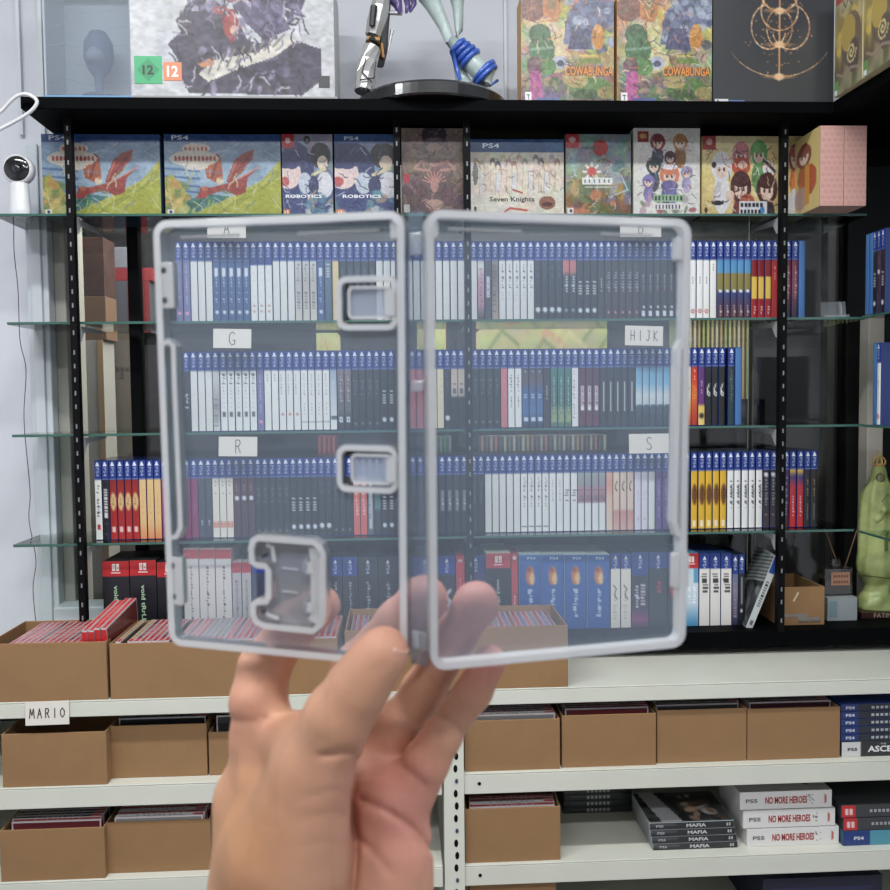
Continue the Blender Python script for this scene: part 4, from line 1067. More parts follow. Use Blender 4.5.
# ------------------------------------------------------------------ thick boxes on the lower black board
def thick(px0, px1, py0, lab, head, hc, bg, Y=YS, depth=.13, txt=None, header_txt='PS4', marks=None, bottom=632, nv=60, sidecol=(30,40,70), group='thick game boxes on the lower black board', vertical=True, name='thick_game_box'):
    nu = 14; a = Art(nu, nv); a.grad(bg)
    if marks:
        for mk in marks:
            if mk[0] == 't':
                n = max(2, int((mk[4]-mk[3]) * nv / 2.2))
                for i in range(n):
                    p = mk[3] + (mk[4]-mk[3]) * i / n; a.rect(mk[1]+rng.uniform(0,.08), p, mk[2]-rng.uniform(0,.08), p+(mk[4]-mk[3])/n*.6, mk[5], .9)
            elif mk[0] == 'r': a.rect(mk[1], mk[3], mk[2], mk[4], mk[5])
            elif mk[0] == 'e': a.ell(mk[1], mk[2], mk[3], mk[4], mk[5], soft=.3)
            elif mk[0] == 'l': a.line(mk[1], mk[2], mk[3])
    if head: a.rect(0, 0, 1, head, hc)
    xa, xb = U(px0, 595, Y).x, U(px1, 595, Y).x; w = xb - xa - .0008
    h = U((px0+px1)/2, py0, Y).z - ZB
    t = thing(name, lab, 'game box', ((xa+xb)/2, Y, ZB), group=group)
    b = MB(); b.box(-w/2, w/2, 0, depth, 0, h, M_PAPER, sidecol); b.obj('carton', t, bevel=.0008)
    b = MB(); b.grid(lambda u, v: ((u-.5)*(w-.0006), -.0006, .0004+(1-v)*(h-.0008)), nu, nv, a.a, M_PRINT)
    if header_txt == 'PS4V':
        b.text('PS4', min(.008, w*.45), lambda x, y: (y, -.001, h*(1-.16)-x), M_PRINT, (165,178,212), width=.02, bold=.015)
        z = h*.94; b.add([(-.004,-.001,z-.004),(.004,-.001,z-.004),(0,-.001,z+.005)], [(0,1,2)], M_PRINT, (225,232,242))
    elif header_txt == 'PS4H':
        b.text('PS4', .006, lambda x, y: (x+.003, -.001, h*(1-head/2)+y), M_PRINT, (205,214,232), width=.018, bold=.02)
    elif header_txt == 'SW':
        z = h*(1-head*.42); s_ = min(.0075, w*.2)
        for k in (-1, 1):
            b.box(k*s_*.55-s_*.42, k*s_*.55+s_*.42, -.0014, -.0008, z-s_, z+s_, M_PRINT, (240,225,220))
        b.box(-s_*.62, -s_*.48, -.0016, -.0012, z+s_*.2, z+s_*.6, M_PRINT, (200,40,40)); b.box(s_*.4, s_*.6, -.0016, -.0012, z-s_*.5, z-s_*.1, M_PRINT, (200,40,40))
        b.box(-s_*1.3, s_*1.3, -.0012, -.0008, z-s_*1.75, z-s_*1.4, M_PRINT, (235,200,195))
    if txt:
        body, v, size, width, col = txt
        b.text(body, size, lambda x, y: (y, -.0012, h*(1-v)-x), M_PRINT, col, width=width, bold=.02)
    b.obj('printed_spine', t)
    return t
RD = (206, 36, 40)
for i, (x0, x1, py0) in enumerate(((103, 130, 561), (130.3, 157, 560), (157.3, 182, 562))):
    thick(x0, x1, py0, ['black box with red header at left end of the lower board beside white wall', 'black box with red header second in the lower row',
          'black box with red header just left of the white boxes, behind clear case edge'][i], .19, RD, [(0,(34,34,44)), (1,(26,28,34))], header_txt='SW', txt=('void tRrLM', .56, .009, .085, (176,214,170)), sidecol=(30,30,36))
for i, (x0, x1) in enumerate(((184, 199.4), (199.8, 215.6), (216, 232))):
    thick(x0, x1, 549, ['leftmost tall white box with red cap seen through the clear case', 'middle tall white box with red cap seen through the clear case', 'rightmost tall white box with red cap seen through the clear case'][i],
          .10, (208,60,66), [(0,(226,220,214)), (1,(222,216,208))], header_txt=None, marks=[('t',.42,.6,.2,.8,(80,72,74)), ('r',.2,.8,.05,.07,(240,200,200)), ('e',.5,.88,.12,.02,(50,110,140))], sidecol=(215,190,185))
for i, (x0, x1) in enumerate(((232.5, 241.8), (242.2, 251.5))):
    thick(x0, x1, 562, ['shorter white box with red cap right of the tall white boxes', 'shorter white box with red cap beside the cartridge holder'][i],
          .14, (196,50,60), [(0,(190,186,184)), (1,(176,172,170))], header_txt=None, marks=[('t',.35,.65,.25,.9,(120,110,112))], sidecol=(190,170,168))
thick(252, 284, 556, 'dark navy box seen through the cartridge holder notch', .2, BL, [(0,(60,70,100)), (1,(50,56,80))], header_txt='PS4V', marks=[('t',.4,.6,.3,.8,(120,130,160))])
thick(284.5, 328, 556, 'broad charcoal box hidden behind the cartridge holder', .2, BL, [(0,(50,54,64)), (1,(40,44,52))], header_txt='PS4V')
for i, (x0, x1, hc, lab) in enumerate(((329, 342.5, BL, 'black box with blue header, first right of the cartridge holder'), (343, 358, BL, 'black box with blue header and dotted white title right of its neighbour'),
                         (358.5, 378, (44,48,56), 'all-black box with pale vertical title'), (378.5, 398, (44,48,56), 'all-black box with pale vertical title nearest the case hinge'))):
    thick(x0, x1, 557, lab, .24, hc, [(0,(40,44,52)), (1,(30,34,40))], header_txt='PS4V', marks=[('t',.4,.62,.32,.85,(170,178,186))])
thick(398.5, 412, 557, 'dark box with blue header behind the middle finger', .24, BL, [(0,(44,46,56)), (1,(36,38,46))], header_txt='PS4V')
thick(412.5, 437.5, 557, 'broad dark box with blue header behind the fingertip', .24, BL, [(0,(44,46,56)), (1,(36,38,46))], header_txt='PS4V')
thick(438.5, 455.5, 556, 'dark box with blue header left of the narrow red box', .24, BL, [(0,(40,42,52)), (.7,(60,54,60)), (1,(40,40,46))], header_txt='PS4V', marks=[('l',[(.7,.45),(.4,.52),(.7,.6),(.5,.68)],.12,(200,200,205))])
thick(456, 465, 556, 'narrow all-red box beside the middle upright', .0, RD, [(0,(206,56,66)), (1,(200,50,60))], header_txt=None, marks=[('e',.5,.06,.25,.02,(240,200,200)), ('t',.35,.65,.3,.7,(225,140,140))], sidecol=(190,50,60))
thick(466.5, 485.5, 555, 'navy box with blue header right behind the middle upright', .22, (26,46,120), [(0,(70,60,120)), (1,(60,50,96))], header_txt='PS4V')
thick(486, 511, 553, 'black box with broad red header and pale title, behind the ring finger', .19, (200,50,60), [(0,(44,46,56)), (1,(30,34,40))], header_txt='SW', txt=('void tRrLM', .58, .008, .085, (180,190,176)), sidecol=(210,200,180))
thick(511.4, 518, 554, 'slim red box stripe left of the four blue boxes', 0, RD, [(0,(196,56,66)), (1,(196,50,60))], header_txt=None, marks=[('t',.3,.7,.55,.9,(230,190,190)), ('e',.5,.05,.3,.02,(240,220,220))], sidecol=(190,60,66))
for i, (x0, x1) in enumerate(((519, 541.3), (541.7, 563.8), (564.2, 586.8), (587.2, 610))):
    thick(x0, x1, 554.5, [f'{w_} of four bright blue boxes with orange figure on spine' for w_ in ('first', 'second', 'third', 'fourth')][i], .10,
          (56,110,180) if i == 0 else (36,84,160), [(0,(50,100,176)), (1,(34,84,166))], header_txt='PS4H', marks=[('e',.5,.28,.17,.11,(206,120,60)), ('e',.6,.32,.1,.07,(236,190,130)), ('e',.45,.2,.1,.03,(150,80,60)), ('t',.4,.62,.46,.85,(190,208,230)), ('r',0,1,.105,.115,(190,205,225))],
          sidecol=(200,205,206))
for i, (x0, x1) in enumerate(((610.5, 620.3), (620.7, 631))):
    thick(x0, x1, 553, ['white-spined box with green script, left of the pair', 'white-spined box with green script, right of the pair'][i], .21, BL, [(0,(226,220,204)), (1,(226,222,206))], header_txt='PS4V',
          marks=[('l',[(.3,.43),(.6,.48),(.4,.55),(.7,.62)],.06,(80,90,60)), ('t',.35,.6,.5,.66,(130,130,100)), ('t',.2,.7,.7,.9,(205,190,170))], group='pairs of white boxes')
thick(631.5, 648.5, 552, 'dark box with blue header and white scrawled title fading to purple', .3, (28,56,140), [(0,(40,44,56)), (.75,(60,40,70)), (.9,(150,50,110)), (1,(70,40,80))], header_txt='PS4V', marks=[('t',.2,.45,.45,.75,(205,205,210)), ('t',.5,.85,.43,.72,(190,190,196))])
thick(649, 667, 552, 'dark box with thin blue header and red mark', .2, (28,56,140), [(0,(40,52,58)), (1,(34,48,54))], header_txt='PS4V', marks=[('t',.4,.7,.4,.55,(190,60,70))])
thick(667.5, 682.5, 552, 'dark box with blue header behind the frosted case edge', .2, (28,56,140), [(0,(60,56,60)), (1,(40,44,54))], header_txt='PS4V', marks=[('e',.5,.5,.3,.1,(190,70,70))])
thick(683.3, 698.5, 553, 'sky-blue and white box with red header right of clear case', .2, RD, [(0,(150,196,220)), (.35,(206,222,232)), (.7,(190,212,226)), (1,(70,150,200))], header_txt='SW',
      marks=[('t',.3,.5,.42,.7,(240,244,248)), ('t',.6,.85,.42,.7,(240,244,248)), ('r',.7,1,.2,.4,(90,160,200))], sidecol=(80,150,200))
for i, (x0, x1) in enumerate(((699, 709.6), (710, 720.3), (720.7, 731.5))):
    thick(x0, x1, 553.5, ['first of three white-spined boxes with vertical black graffiti title', 'second of three white-spined boxes with vertical black graffiti title', 'third of three white-spined boxes with vertical black graffiti title'][i],
          .21, BL, [(0,(232,228,222)), (1,(228,224,218))], header_txt='PS4V', marks=[('t',.2,.8,.27,.42,(40,40,44)), ('t',.3,.9,.42,.56,(50,50,54))], sidecol=(40,70,140))
thick(732, 738, 554.5, 'slim blue and violet painted box beside the white trio', .28, BL, [(0,(80,110,170)), (.5,(120,120,150)), (1,(50,50,90))], header_txt='PS4V', marks=[('t',.2,.8,.4,.9,(150,130,140))])
thick(738.4, 744.5, 554, 'slim black box next to the leaning silver box', .28, BL, [(0,(26,30,36)), (1,(24,28,34))], header_txt='PS4V', marks=[('r',.4,.65,.32,.7,(130,134,140)), ('e',.5,.8,.2,.02,(200,200,200))])
# leaning silver striped case
p = U(748, 631, 1.885)
t = thing('game_case', 'silver striped game case leaning to the right against the box', 'game case', (p.x-.004, 1.888, ZB+.0008), (0, math.radians(21), math.radians(-7)))
b = MB(); b.box(0, .0146, 0, .135, 0, .170, M_CASEWHITE); b.obj('case_shell', t, bevel=.001)
a = Art(50, 60, (60,66,66)); a.noise(10, 30)
for k in range(9): a.line([(0,.05+k*.055),(.5,.0+k*.05),(1,-.06+k*.05)], .02, (215,218,216), .9)
a.rect(0,.5,1,1,(90,96,94),.6); a.scat(20,0,.5,1,1,[(170,176,174),(60,64,64),(130,134,134)],.03,.12)
b = MB(); b.grid(lambda u, v: (-.0006, .135*(1-u), .002+(1-v)*.166), 50, 60, a.a, M_PRINT); b.obj('cover_art', t)
a = Art(6, 60, (190,196,194)); a.rect(0,0,1,.23,(36,70,150)); 
for k in range(12): a.rect(.25,.34+k*.03,.75,.355+k*.03,(30,32,34))
a.rect(.2,.9,.8,.96,(90,90,90))
b = MB(); b.grid(lambda u, v: (.001+u*.0126, -.0006, .002+(1-v)*.166), 6, 60, a.a, M_PRINT); b.obj('spine_insert', t)
# ------------------------------------------------------------------ white metal racks
def rack(name, label, x0, x1, post_left):
    t = thing(name, label, 'rack', (x0, YR, 0))
    w = x1 - x0
    for i, z in enumerate(RZ):
        lip = 0.031 if i == 0 else 0.041
        b = MB()
        b.box(0, w, 0, 0.37, z-0.003, z, M_WHITE)
        b.box(0, w, 0, 0.0025, z-lip, z-0.0035, M_WHITE)
        b.box(0, w, 0.0025, 0.02, z-lip, z-lip+0.002, M_WHITE)
        b.obj('shelf_board', t, bevel=0.0012)
        if post_left and i:
            b = MB(); b.lathe([(0, -0.0012), (0.0034, -0.0010), (0.0034, 0), (0, 0)], M_BLACKM, c=(0.03, 0, z-lip*0.5), n=12, axis='y'); b.obj('bolt', t)
    b = MB(); b.box(0, w, 0.366, 0.369, 0, RZ[0]-0.004, mat('rack_back', (52, 58, 54), .6)); b.obj('back_panel', t)
    for s in ((0,) if post_left else ()):
        pw = U(464, 800, YR-.004).x - U(444, 800, YR-.004).x
        b = MB(); b.box(-pw, 0, -0.004, -0.001, 0, RZ[0]-0.034, M_WHITE); b.box(-pw, -pw+0.003, -0.001, 0.03, 0, RZ[0]-0.034, M_WHITE)
        z = 0.30; k = 0
        while z < RZ[0]-0.05:
            cx = -pw*0.42 + (0.0018 if k % 2 else 0)
            hw = 0.0040 if k % 4 != 1 else 0.0052
            pts = [(cx+hw*math.cos(q)*(.8 if abs(math.sin(q))>.9 else 1), z+0.0078*math.sin(q)) for q in [j*PI/5 for j in range(10)]]
            b.prism(pts, -0.0044, -0.0040, M_BLACKM if k % 4 != 1 else M_ALU, axis='y')
            if k % 4 == 1: b.prism([(cx+(x_-cx)*.6, z+(z_-z)*.6) for x_, z_ in pts], -0.0048, -0.0044, M_CASEGREY, axis='y')
            z += 0.0245; k += 1
        b.obj('perforated_post', t)
        b = MB(); b.box(-pw, 0, 0.34, 0.366, 0, RZ[0]-0.034, M_WHITE); b.obj('rear_post', t)
    b = MB(); b.box(w-0.02, w, 0.33, 0.366, 0, RZ[0]-0.034, M_WHITE); b.obj('rear_post', t)
    return t
xpost = U(464, 800, YR).x
rack('metal_rack', 'white metal rack at left carrying open cartons, behind the hand', RX0+.5, U(442, 800, YR).x, False)
rack('metal_rack', 'white metal rack at right with perforated post, cartons and stacked games', xpost, RX1-0.03, True)

# ------------------------------------------------------------------ open cartons
def carton(px0, px1, pyt, level, label, off=0.002, depth=0.177, Y=None, z=None, m=None):
    Y = Y if Y is not None else YR + off
    z = z if z is not None else RZ[level]
    pm = (px0+px1)/2
    xa, xb = U(px0, pyt+30, Y).x, U(px1, pyt+30, Y).x
    h = U(pm, pyt, Y).z - z
    w = xb - xa; c = 0.0035
    b = MB(); m = m or M_CARD
    b.box(-w/2, w/2, 0, c, 0, h, m); b.box(-w/2, w/2, depth-c, depth, 0, h, m)
    b.box(-w/2, -w/2+c, c, depth-c, 0, h, m); b.box(w/2-c, w/2, c, depth-c, 0, h, m)
    b.box(-w/2+c, w/2-c, c, depth-c, 0, c, M_CARDIN)
    o = b.obj('open_carton', loc=((xa+xb)/2, Y, z), bevel=0.0008)
    tag(o, label, 'cardboard box', 'open cartons on the white racks')
    return o, (xa+xb)/2, w, h, Y, z

SWC = {}
M_CLEARSH = mat('pale_case_plastic', (206, 196, 196), .25, coat=.4)
def sw_proto(key, col, col2):
    b = MB(); b.box(-.0050, .0050, 0, .170, 0, .105, M_CLEARSH)
    me = b.mesh('slim_game_case')
    a = Art(2, 40, col); a.rect(0, 0, 1, .12, (214, 60, 66) if key != 'red' else (190, 40, 48))
    for k in range(9): a.rect(.3, .25+k*.06, .7, .27+k*.06, col2)
    b = MB()
    b.grid(lambda u, v: ((u-.5)*.0066, .169-(1-v)*.168, .1054), 2, 40, a.a, M_PRINT)
    b.box(-.0052, .0052, -.0004, 0, .004, .102, M_PRINT, col)
    b.box(-.0054, -.0051, .003, .167, .003, .102, M_PRINT, tuple(int(v*.5+20) for v in col)); b.box(.0051, .0054, .003, .167, .003, .102, M_PRINT, tuple(int(v*.45+15) for v in col))
    SWC[key] = (me, b.mesh('spine_insert'))
for k, c, c2 in (('red', (196,50,58), (236,190,190)), ('red2', (176,40,52), (230,150,140)), ('wine', (120,44,60), (200,160,170)), ('grey', (120,120,124), (160,160,160)),
                 ('dark', (44,42,50), (150,150,160)), ('purple', (120,84,140), (210,190,220)), ('white', (214,212,212), (120,120,130)), ('tan', (190,160,110), (120,90,60)), ('brightred', (214,34,38), (240,120,110))):
    sw_proto(k, c, c2)
KN = {'red':'red','red2':'crimson','wine':'wine-red','grey':'grey','dark':'dark','purple':'purple','white':'white','tan':'tan','brightred':'bright red'}
def sw(key, label, loc, rot=(0,0,0), group=None):
    o = bpy.data.objects.new('slim_game_case', SWC[key][0]); COL.objects.link(o)
    c = bpy.data.objects.new('spine_insert', SWC[key][1]); COL.objects.link(c); c.parent = o
    o.location = loc; o.rotation_euler = rot; o.scale = (1, .985, 1)
    tag(o, label, 'game case', group); return o
def fill_fb(cart, px0, px1, keys, where, gapf=()):
    o, cx, w, h, Y, z = cart
    xa, xb = U(px0, 640, Y).x, U(px1, 640, Y).x
    n = int((xb-xa)/0.0112)
    for i in range(n):
        if i in gapf: continue
        x = xa + (i+.5)*(xb-xa)/n
        k = keys[i % len(keys)] if not callable(keys) else keys(i)
        sw(k, f'{KN[k]} case packed spine-up, {ordn(i)} from left in {where}', (x, Y+.0045, z+.0035), group=f'cases in {where}')
def fill_lr(cart, keys, where, y0=.010):
    o, cx, w, h, Y, z = cart
    for i, k in enumerate(keys):
        x = cx + rng.uniform(-.002, .002)
        if w < .178: return
        sw(k, f'{KN[k]} case standing crosswise, {ordn(i)} from front in {where}', (x+.085, Y+y0+i*.0116, z+.0035), (0, 0, PI/2), group=f'cases in {where}')
cA = carton(-14, 107, 643, 0, 'long open carton of red cases at the upper left, above the MARIO card')
fill_fb(cA, 6, 81, ['red','red2','red','red','wine'], 'the upper left carton')
for i in range(4):
    px = 85.5 + i*6.4; p = U(px, 641, YR+.012)
    o = sw('brightred', f'bright red case sticking up out of the upper left carton, {ordn(i)} from left of four',
       (p.x, YR+.0225, RZ[0]+.026+(i//2)*.004), (math.radians(7), 0, math.radians(-3)), 'four cases sticking up')
cB = carton(110, 338, 641, 0, 'wide open carton of red and grey cases behind the raised thumb side')
def kB(i):
    return {2:'tan',0:'tan',14:'grey',15:'grey',16:'grey',17:'grey',9:'wine'}.get(i, ['red','red2','red','wine'][i % 4])
fill_fb(cB, 114, 336, kB, 'the wide middle carton', gapf=(1, 9))
cC = carton(345, 568, 628, 0, 'wide open carton of pinkish cases under the four blue boxes')
fill_fb(cC, 349, 561, lambda i: ['wine','red2','purple','red','grey','red2','purple'][i % 7], 'the carton under the blue boxes', gapf=(3,))
c1 = carton(2, 107, 733, 1, 'empty-looking carton on the middle left shelf below the MARIO card', off=.004)
c2 = carton(110, 207, 725, 1, 'carton of dark cases on the middle left shelf, second from left', off=.03)
c3 = carton(209, 306, 731, 1, 'carton partly hidden by the wrist on the middle left shelf', off=.03)
fill_lr(c2, ['dark','dark','grey','dark','dark','white','dark'], 'the middle left carton', .03)
fill_lr(c3, ['dark','dark','grey','dark'], 'the carton behind the wrist', .03)
c4 = carton(0.5, 105, 829, 2, 'bottom-left carton with red and white spines showing', off=.004)
fill_lr(c4, ['red2','dark','dark','dark','grey','dark','dark'], 'the bottom left carton', .02)
c5 = carton(106, 211, 821, 2, 'carton with striped red and white spines on the lower left shelf', off=.02)
fill_lr(c5, ['white','red','white','red2','white','red','wine','red'], 'the striped lower carton', .008)
c6 = carton(464.5, 560, 720, 1, 'carton just right of the perforated post on the middle shelf', off=.008)
fill_lr(c6, ['white','purple','wine','purple','dark','wine','dark'], 'the carton right of the post', .014)
c7 = carton(562, 656, 714.5, 1, 'carton of wine-red cases, second right of the perforated post', off=.012)
fill_lr(c7, ['red2','wine','wine','red2','wine','wine'], 'the second carton right of the post', .03)
c8 = carton(657, 746.5, 709.5, 1, 'carton with dark cases, third right of the perforated post', off=.018)
fill_lr(c8, ['grey','dark','dark','dark'], 'the third carton right of the post', .03)
c9 = carton(747.5, 840, 708, 1, 'carton beside the stack of dark-blue games on the middle shelf', off=.018)
fill_lr(c9, ['wine','dark','dark','wine'], 'the carton beside the blue stack', .03)
c10 = carton(465, 560.5, 808, 2, 'carton on the lower right shelf with red and white cases inside', off=.008)
fill_lr(c10, ['red','white','red2','red'], 'the lower right carton', .012)
c11 = carton(470, 556, 882, 3, 'lowest carton just entering at the bottom of the picture', off=.02)

# ------------------------------------------------------------------ flat stacks on the right rack
def flat(name, label, x, y, z, L_, T, D, front, top, side, group, texts=(), rotz=0.0, small=None):
    t = thing(name, label, 'game case' if T < .02 else 'game box', (x, y, z), (0, 0, rotz) if rotz else None, group)
    b = MB(); b.box(0, L_, 0, D, 0, T-.0003, M_PAPER, side); b.obj('case_shell' if T < .02 else 'carton', t, bevel=.0006)
    b = MB(); b.grid(lambda u, v: (.0006+u*(L_-.0012), -.0006, .0006+(1-v)*(T-.0014)), front.w, front.h, front.a, M_PRINT)
    for body, cx, th, tw, col in texts:
        b.text(body, th, lambda x_, y_: (cx*L_+x_, -.0012, T/2+y_), M_PRINT, col, width=tw, bold=.03)
    if small: b.text(small[0], small[3], lambda x_, y_: (small[1]*L_+x_, -.0012, T/2+small[2]+y_), M_PRINT, (220,220,218), width=small[4])
    b.obj('printed_spine', t)
    if top is not None:
        b = MB(); b.grid(lambda u, v: (.002+u*(L_-.004), .002+(1-v)*(D-.004), T+.0002), top.w, top.h, top.a, M_PRINT); b.obj('cover_art', t)
    return t
# ps stack at the right end of the middle shelf
x = U(841.5, 740, YR+.02).x
for i in range(6):
    if i == 0:
        f = Art(60, 6, (40,42,44)); f.rect(0,0,.21,1,(205,206,204))
        flat('thick_game_box', 'thick black-and-white box lettered THE ASCENT under the blue stack', x, YR+.02, RZ[1], .185, .031, .12, f, None, (60,60,62), None,
             texts=[('PS5', .12, .006, .02, (50,50,52)), ('ASCENT', .50, .0125, .078, (230,230,228))], small=('THE', .46, .010, .003, .012))
    else:
        f = Art(60, 4, (34,38,50)); f.rect(0,0,.20,1,(24,48,120))
        flat('game_case', f'dark blue game case lying flat, {ordn(i-1)} from bottom of the blue stack', x-.001, YR+.02+rng.uniform(0,.002), RZ[1]+.0312+(i-1)*.0152, .170, .0148, .13, f, None, (30,60,130), 'dark blue cases lying flat',
             texts=[('PS4', .11, .006, .018, (200,208,222)), ('FULL POWERED UP'[:0] or 'IIIIIIIII', .6, .005, .08, (170,176,186))])
# white stack
for i in range(3):
    px = (747, 743.5, 740.5)[i]
    xx = U(px, 830, YR+.03).x
    f = Art(80, 16, (222,220,216)); f.rect(.215,0,.222,1,(150,150,150))
    f.ell(.93,.5,.012,.3,(190,90,70)); f.scat(10,.745,.25,.80,.75,[(60,60,60)],.006,.016); 
    tp = None
    if True:
        tp = Art(60, 40, (216,214,210)); tp.rect(0,.93,1,1,(205,203,200)); tp.scat(14,.35,.2,.9,.8,[(50,50,54),(120,40,44),(190,190,190)],.02,.07)
    flat('thick_game_box', f'white box lettered NO MORE HEROES, {("bottom", "middle", "top")[i]} of the stack of three', xx, YR+.03+i*.002, RZ[2]+i*.0372, .189, .0362, .135, f, tp, (216,215,212), 'NO MORE HEROES boxes',
         texts=[('PS5', .125, .008, .024, (110,112,114)), ('NO MORE HEROES', .50, .015, .086, (176,34,40))])
    # dark outline letters behind the red ones are part of the print
# stack of four black cases with picture cover
for i in range(4):
    xx = U(653-i*1.2, 850, YR+.03).x
    f = Art(60, 5, (40,42,46)); f.rect(0,.05,.3,.5,(70,72,76))
    tp = None
    if i == 3:
        tp = Art(60, 50, (60,60,62)); tp.noise(10, 30); tp.poly([(.05,0),(.25,0),(.4,1),(.15,1)], (170,172,174)); tp.poly([(.3,0),(.36,0),(.52,1),(.45,1)], (30,30,32)); tp.scat(24,.5,.1,.9,.9,[(190,150,120),(110,80,60),(200,200,200),(40,40,40)],.03,.09)
    flat('game_case', f'black game case lying flat, {("bottom","second","third","top picture-covered")[i]} of the four-case stack', xx, YR+.03, RZ[2]+i*.0142, .172, .0138, .135, f, tp, (150,158,160), 'four black cases lying flat',
         texts=[('PS5', .12, .005, .015, (170,172,174)), ('MAFIA', .55, .007, .04, (200,200,198)), ('II', .93, .006, .008, (180,180,180))])
# rear stack
for i in range(5):
    xx = U(564, 800, YR+.2).x
    f = Art(60, 5, (44,48,50)); f.rect(.1,.3,.7,.6,(80,86,84))
    flat('game_case', f'grey-black case lying flat, {ordn(i)} from bottom of the rear stack behind the carton', xx, YR+.2, RZ[2]+i*.0142, .150, .0138, .13, f, None, (60,64,66), 'rear stack of dark cases',
         texts=[('IIIIII', .5, .007, .05, (170,172,166))])
# right stack
x = U(843, 830, YR+.02).x
for i, (c, hc, T, lab, tx) in enumerate((((70,150,170), (24,56,130), .031, 'thick teal and blue box at the bottom right', 'PS4'),
                             ((56,58,62), (206,40,44), .026, 'dark box with red end lying on the teal box', ''), ((56,58,62), (206,40,44), .026, 'upper dark box with red end at the right edge', ''))):
    f = Art(60, 12, c); f.rect(0,0,.30 if i == 0 else .16,1,hc)
    if i: f.rect(.05,.3,.12,.75,(236,200,196)); f.rect(.08,.3,.09,.75,hc)
    else: f.rect(.7,.1,.95,.9,(120,190,196))
    z = RZ[2] + (0, .0315, .058)[i]
    flat('thick_game_box', lab, x + (0, .0, -.004)[i], YR+.02+(0,.0,.0)[i], z, .18, T, .14, f, None, (60,90,120) if i == 0 else (40,42,46), None,
         texts=[('PS4', .18, .007, .02, (210,216,226))] if i == 0 else [('IIIIIIIIIIII', .6, .006, .1, (160,162,166))])
o = MB(); o.box(0, .25, 0, .2, 0, .10, M_PAPER, (34,36,60)); o.box(.02,.23,-.0006,0,.02,.08,M_PAPER,(44,48,84)); o = o.obj('large_game_box', loc=(U(765, 885, YR+.04).x, YR+.05, RZ[3]+.002-.0), bevel=.001)
tag(o, 'dark blue box in shadow at the bottom right', 'game box')

# ------------------------------------------------------------------ handwritten cards
STR = {
 'A': [[(-.5,-1),(0,1),(.5,-1)], [(-.3,-.2),(.3,-.2)]],
 'B': [[(-.4,-1),(-.4,1),(.2,1),(.4,.6),(.2,.1),(-.4,.05)], [(.2,.1),(.5,-.4),(.2,-1),(-.4,-1)]],
 'G': [[(.45,.7),(.1,1),(-.35,.8),(-.55,.1),(-.45,-.6),(-.05,-1),(.4,-.85),(.5,-.3),(.1,-.25)]],
 'R': [[(-.4,-1),(-.4,1),(.2,1),(.42,.6),(.2,.1),(-.4,0)], [(0,0),(.45,-1)]],
 'S': [[(.4,.75),(0,1),(-.4,.7),(-.35,.25),(.3,-.2),(.42,-.65),(.05,-1),(-.45,-.8)]],
 'H': [[(-.4,-1),(-.4,1)], [(.4,-1),(.4,1)], [(-.4,0),(.4,0)]],
 'I': [[(0,-1),(0,1)]],
 'J': [[(-.1,1),(.5,1)], [(.25,1),(.25,-.7),(0,-1),(-.35,-.8)]],
 'K': [[(-.4,-1),(-.4,1)], [(.4,1),(-.4,0),(.45,-1)]],
 'M': [[(-.6,-1),(-.4,1),(0,-.4),(.4,1),(.6,-1)]],
 'O': [[(0,1),(-.5,.4),(-.45,-.5),(0,-1),(.45,-.5),(.5,.4),(0,1)]],
}
def card(px0, px1, py0, py1, Y, txt, label, tilt=0.0, zref=None, lh=.0125, w_=.0015, lw=None, group='handwritten letter cards'):
    p0, p1 = U(px0, py0, Y), U(px1, py1, Y)
    w, h = p1.x-p0.x, p0.z-p1.z
    t = thing('letter_card', label, 'card', ((p0.x+p1.x)/2, Y, (p0.z+p1.z)/2), (math.radians(-4), tilt, 0), group)
    b = MB(); b.box(-w/2, w/2, -.0004, .0004, -h/2, h/2, M_PAPER, (222,216,204)); b.obj('paper', t)
    b = MB(); n = len(txt); step = lw or .014
    for i, ch in enumerate(txt):
        cx = (i-(n-1)/2)*step
        for st in STR[ch]:
            b.ribbon([(cx+x*lh*.85, y*lh) for x, y in st], w_, lambda x, y: (x, -.0008, y), M_PAPER, (60,58,60))
    b.obj('handwriting', t)
YC = YG - .004
card(207, 246, 218.5, 238, YC, 'A', 'paper card lettered A on the uppermost shelf edge at left, behind the case top')
card(620, 661, 218, 237, YC, 'B', 'paper card lettered B on the uppermost shelf edge at right')
card(213, 251.5, 329, 348, YC, 'G', 'paper card lettered G above the middle case row', tilt=.02, lh=.0135, w_=.0016)
card(625, 663, 326, 345.5, YC, 'HIJK', 'paper card lettered HIJK above the middle case row', tilt=.03, lh=.0105, lw=.0165, w_=.0016)
card(218.5, 257.5, 437, 456, YC, 'R', 'paper card lettered R above the lowest case row', tilt=.02, lh=.0135, w_=.0016)
card(629, 669, 434, 453, YC, 'S', 'paper card lettered S above the lowest case row', lh=.0135, w_=.0016)
card(25, 69.5, 702, 724, YR-.003, 'MARIO', 'white card lettered MARIO on the white rack lip', tilt=-.01, lh=.0085, lw=.0140, w_=.0019)

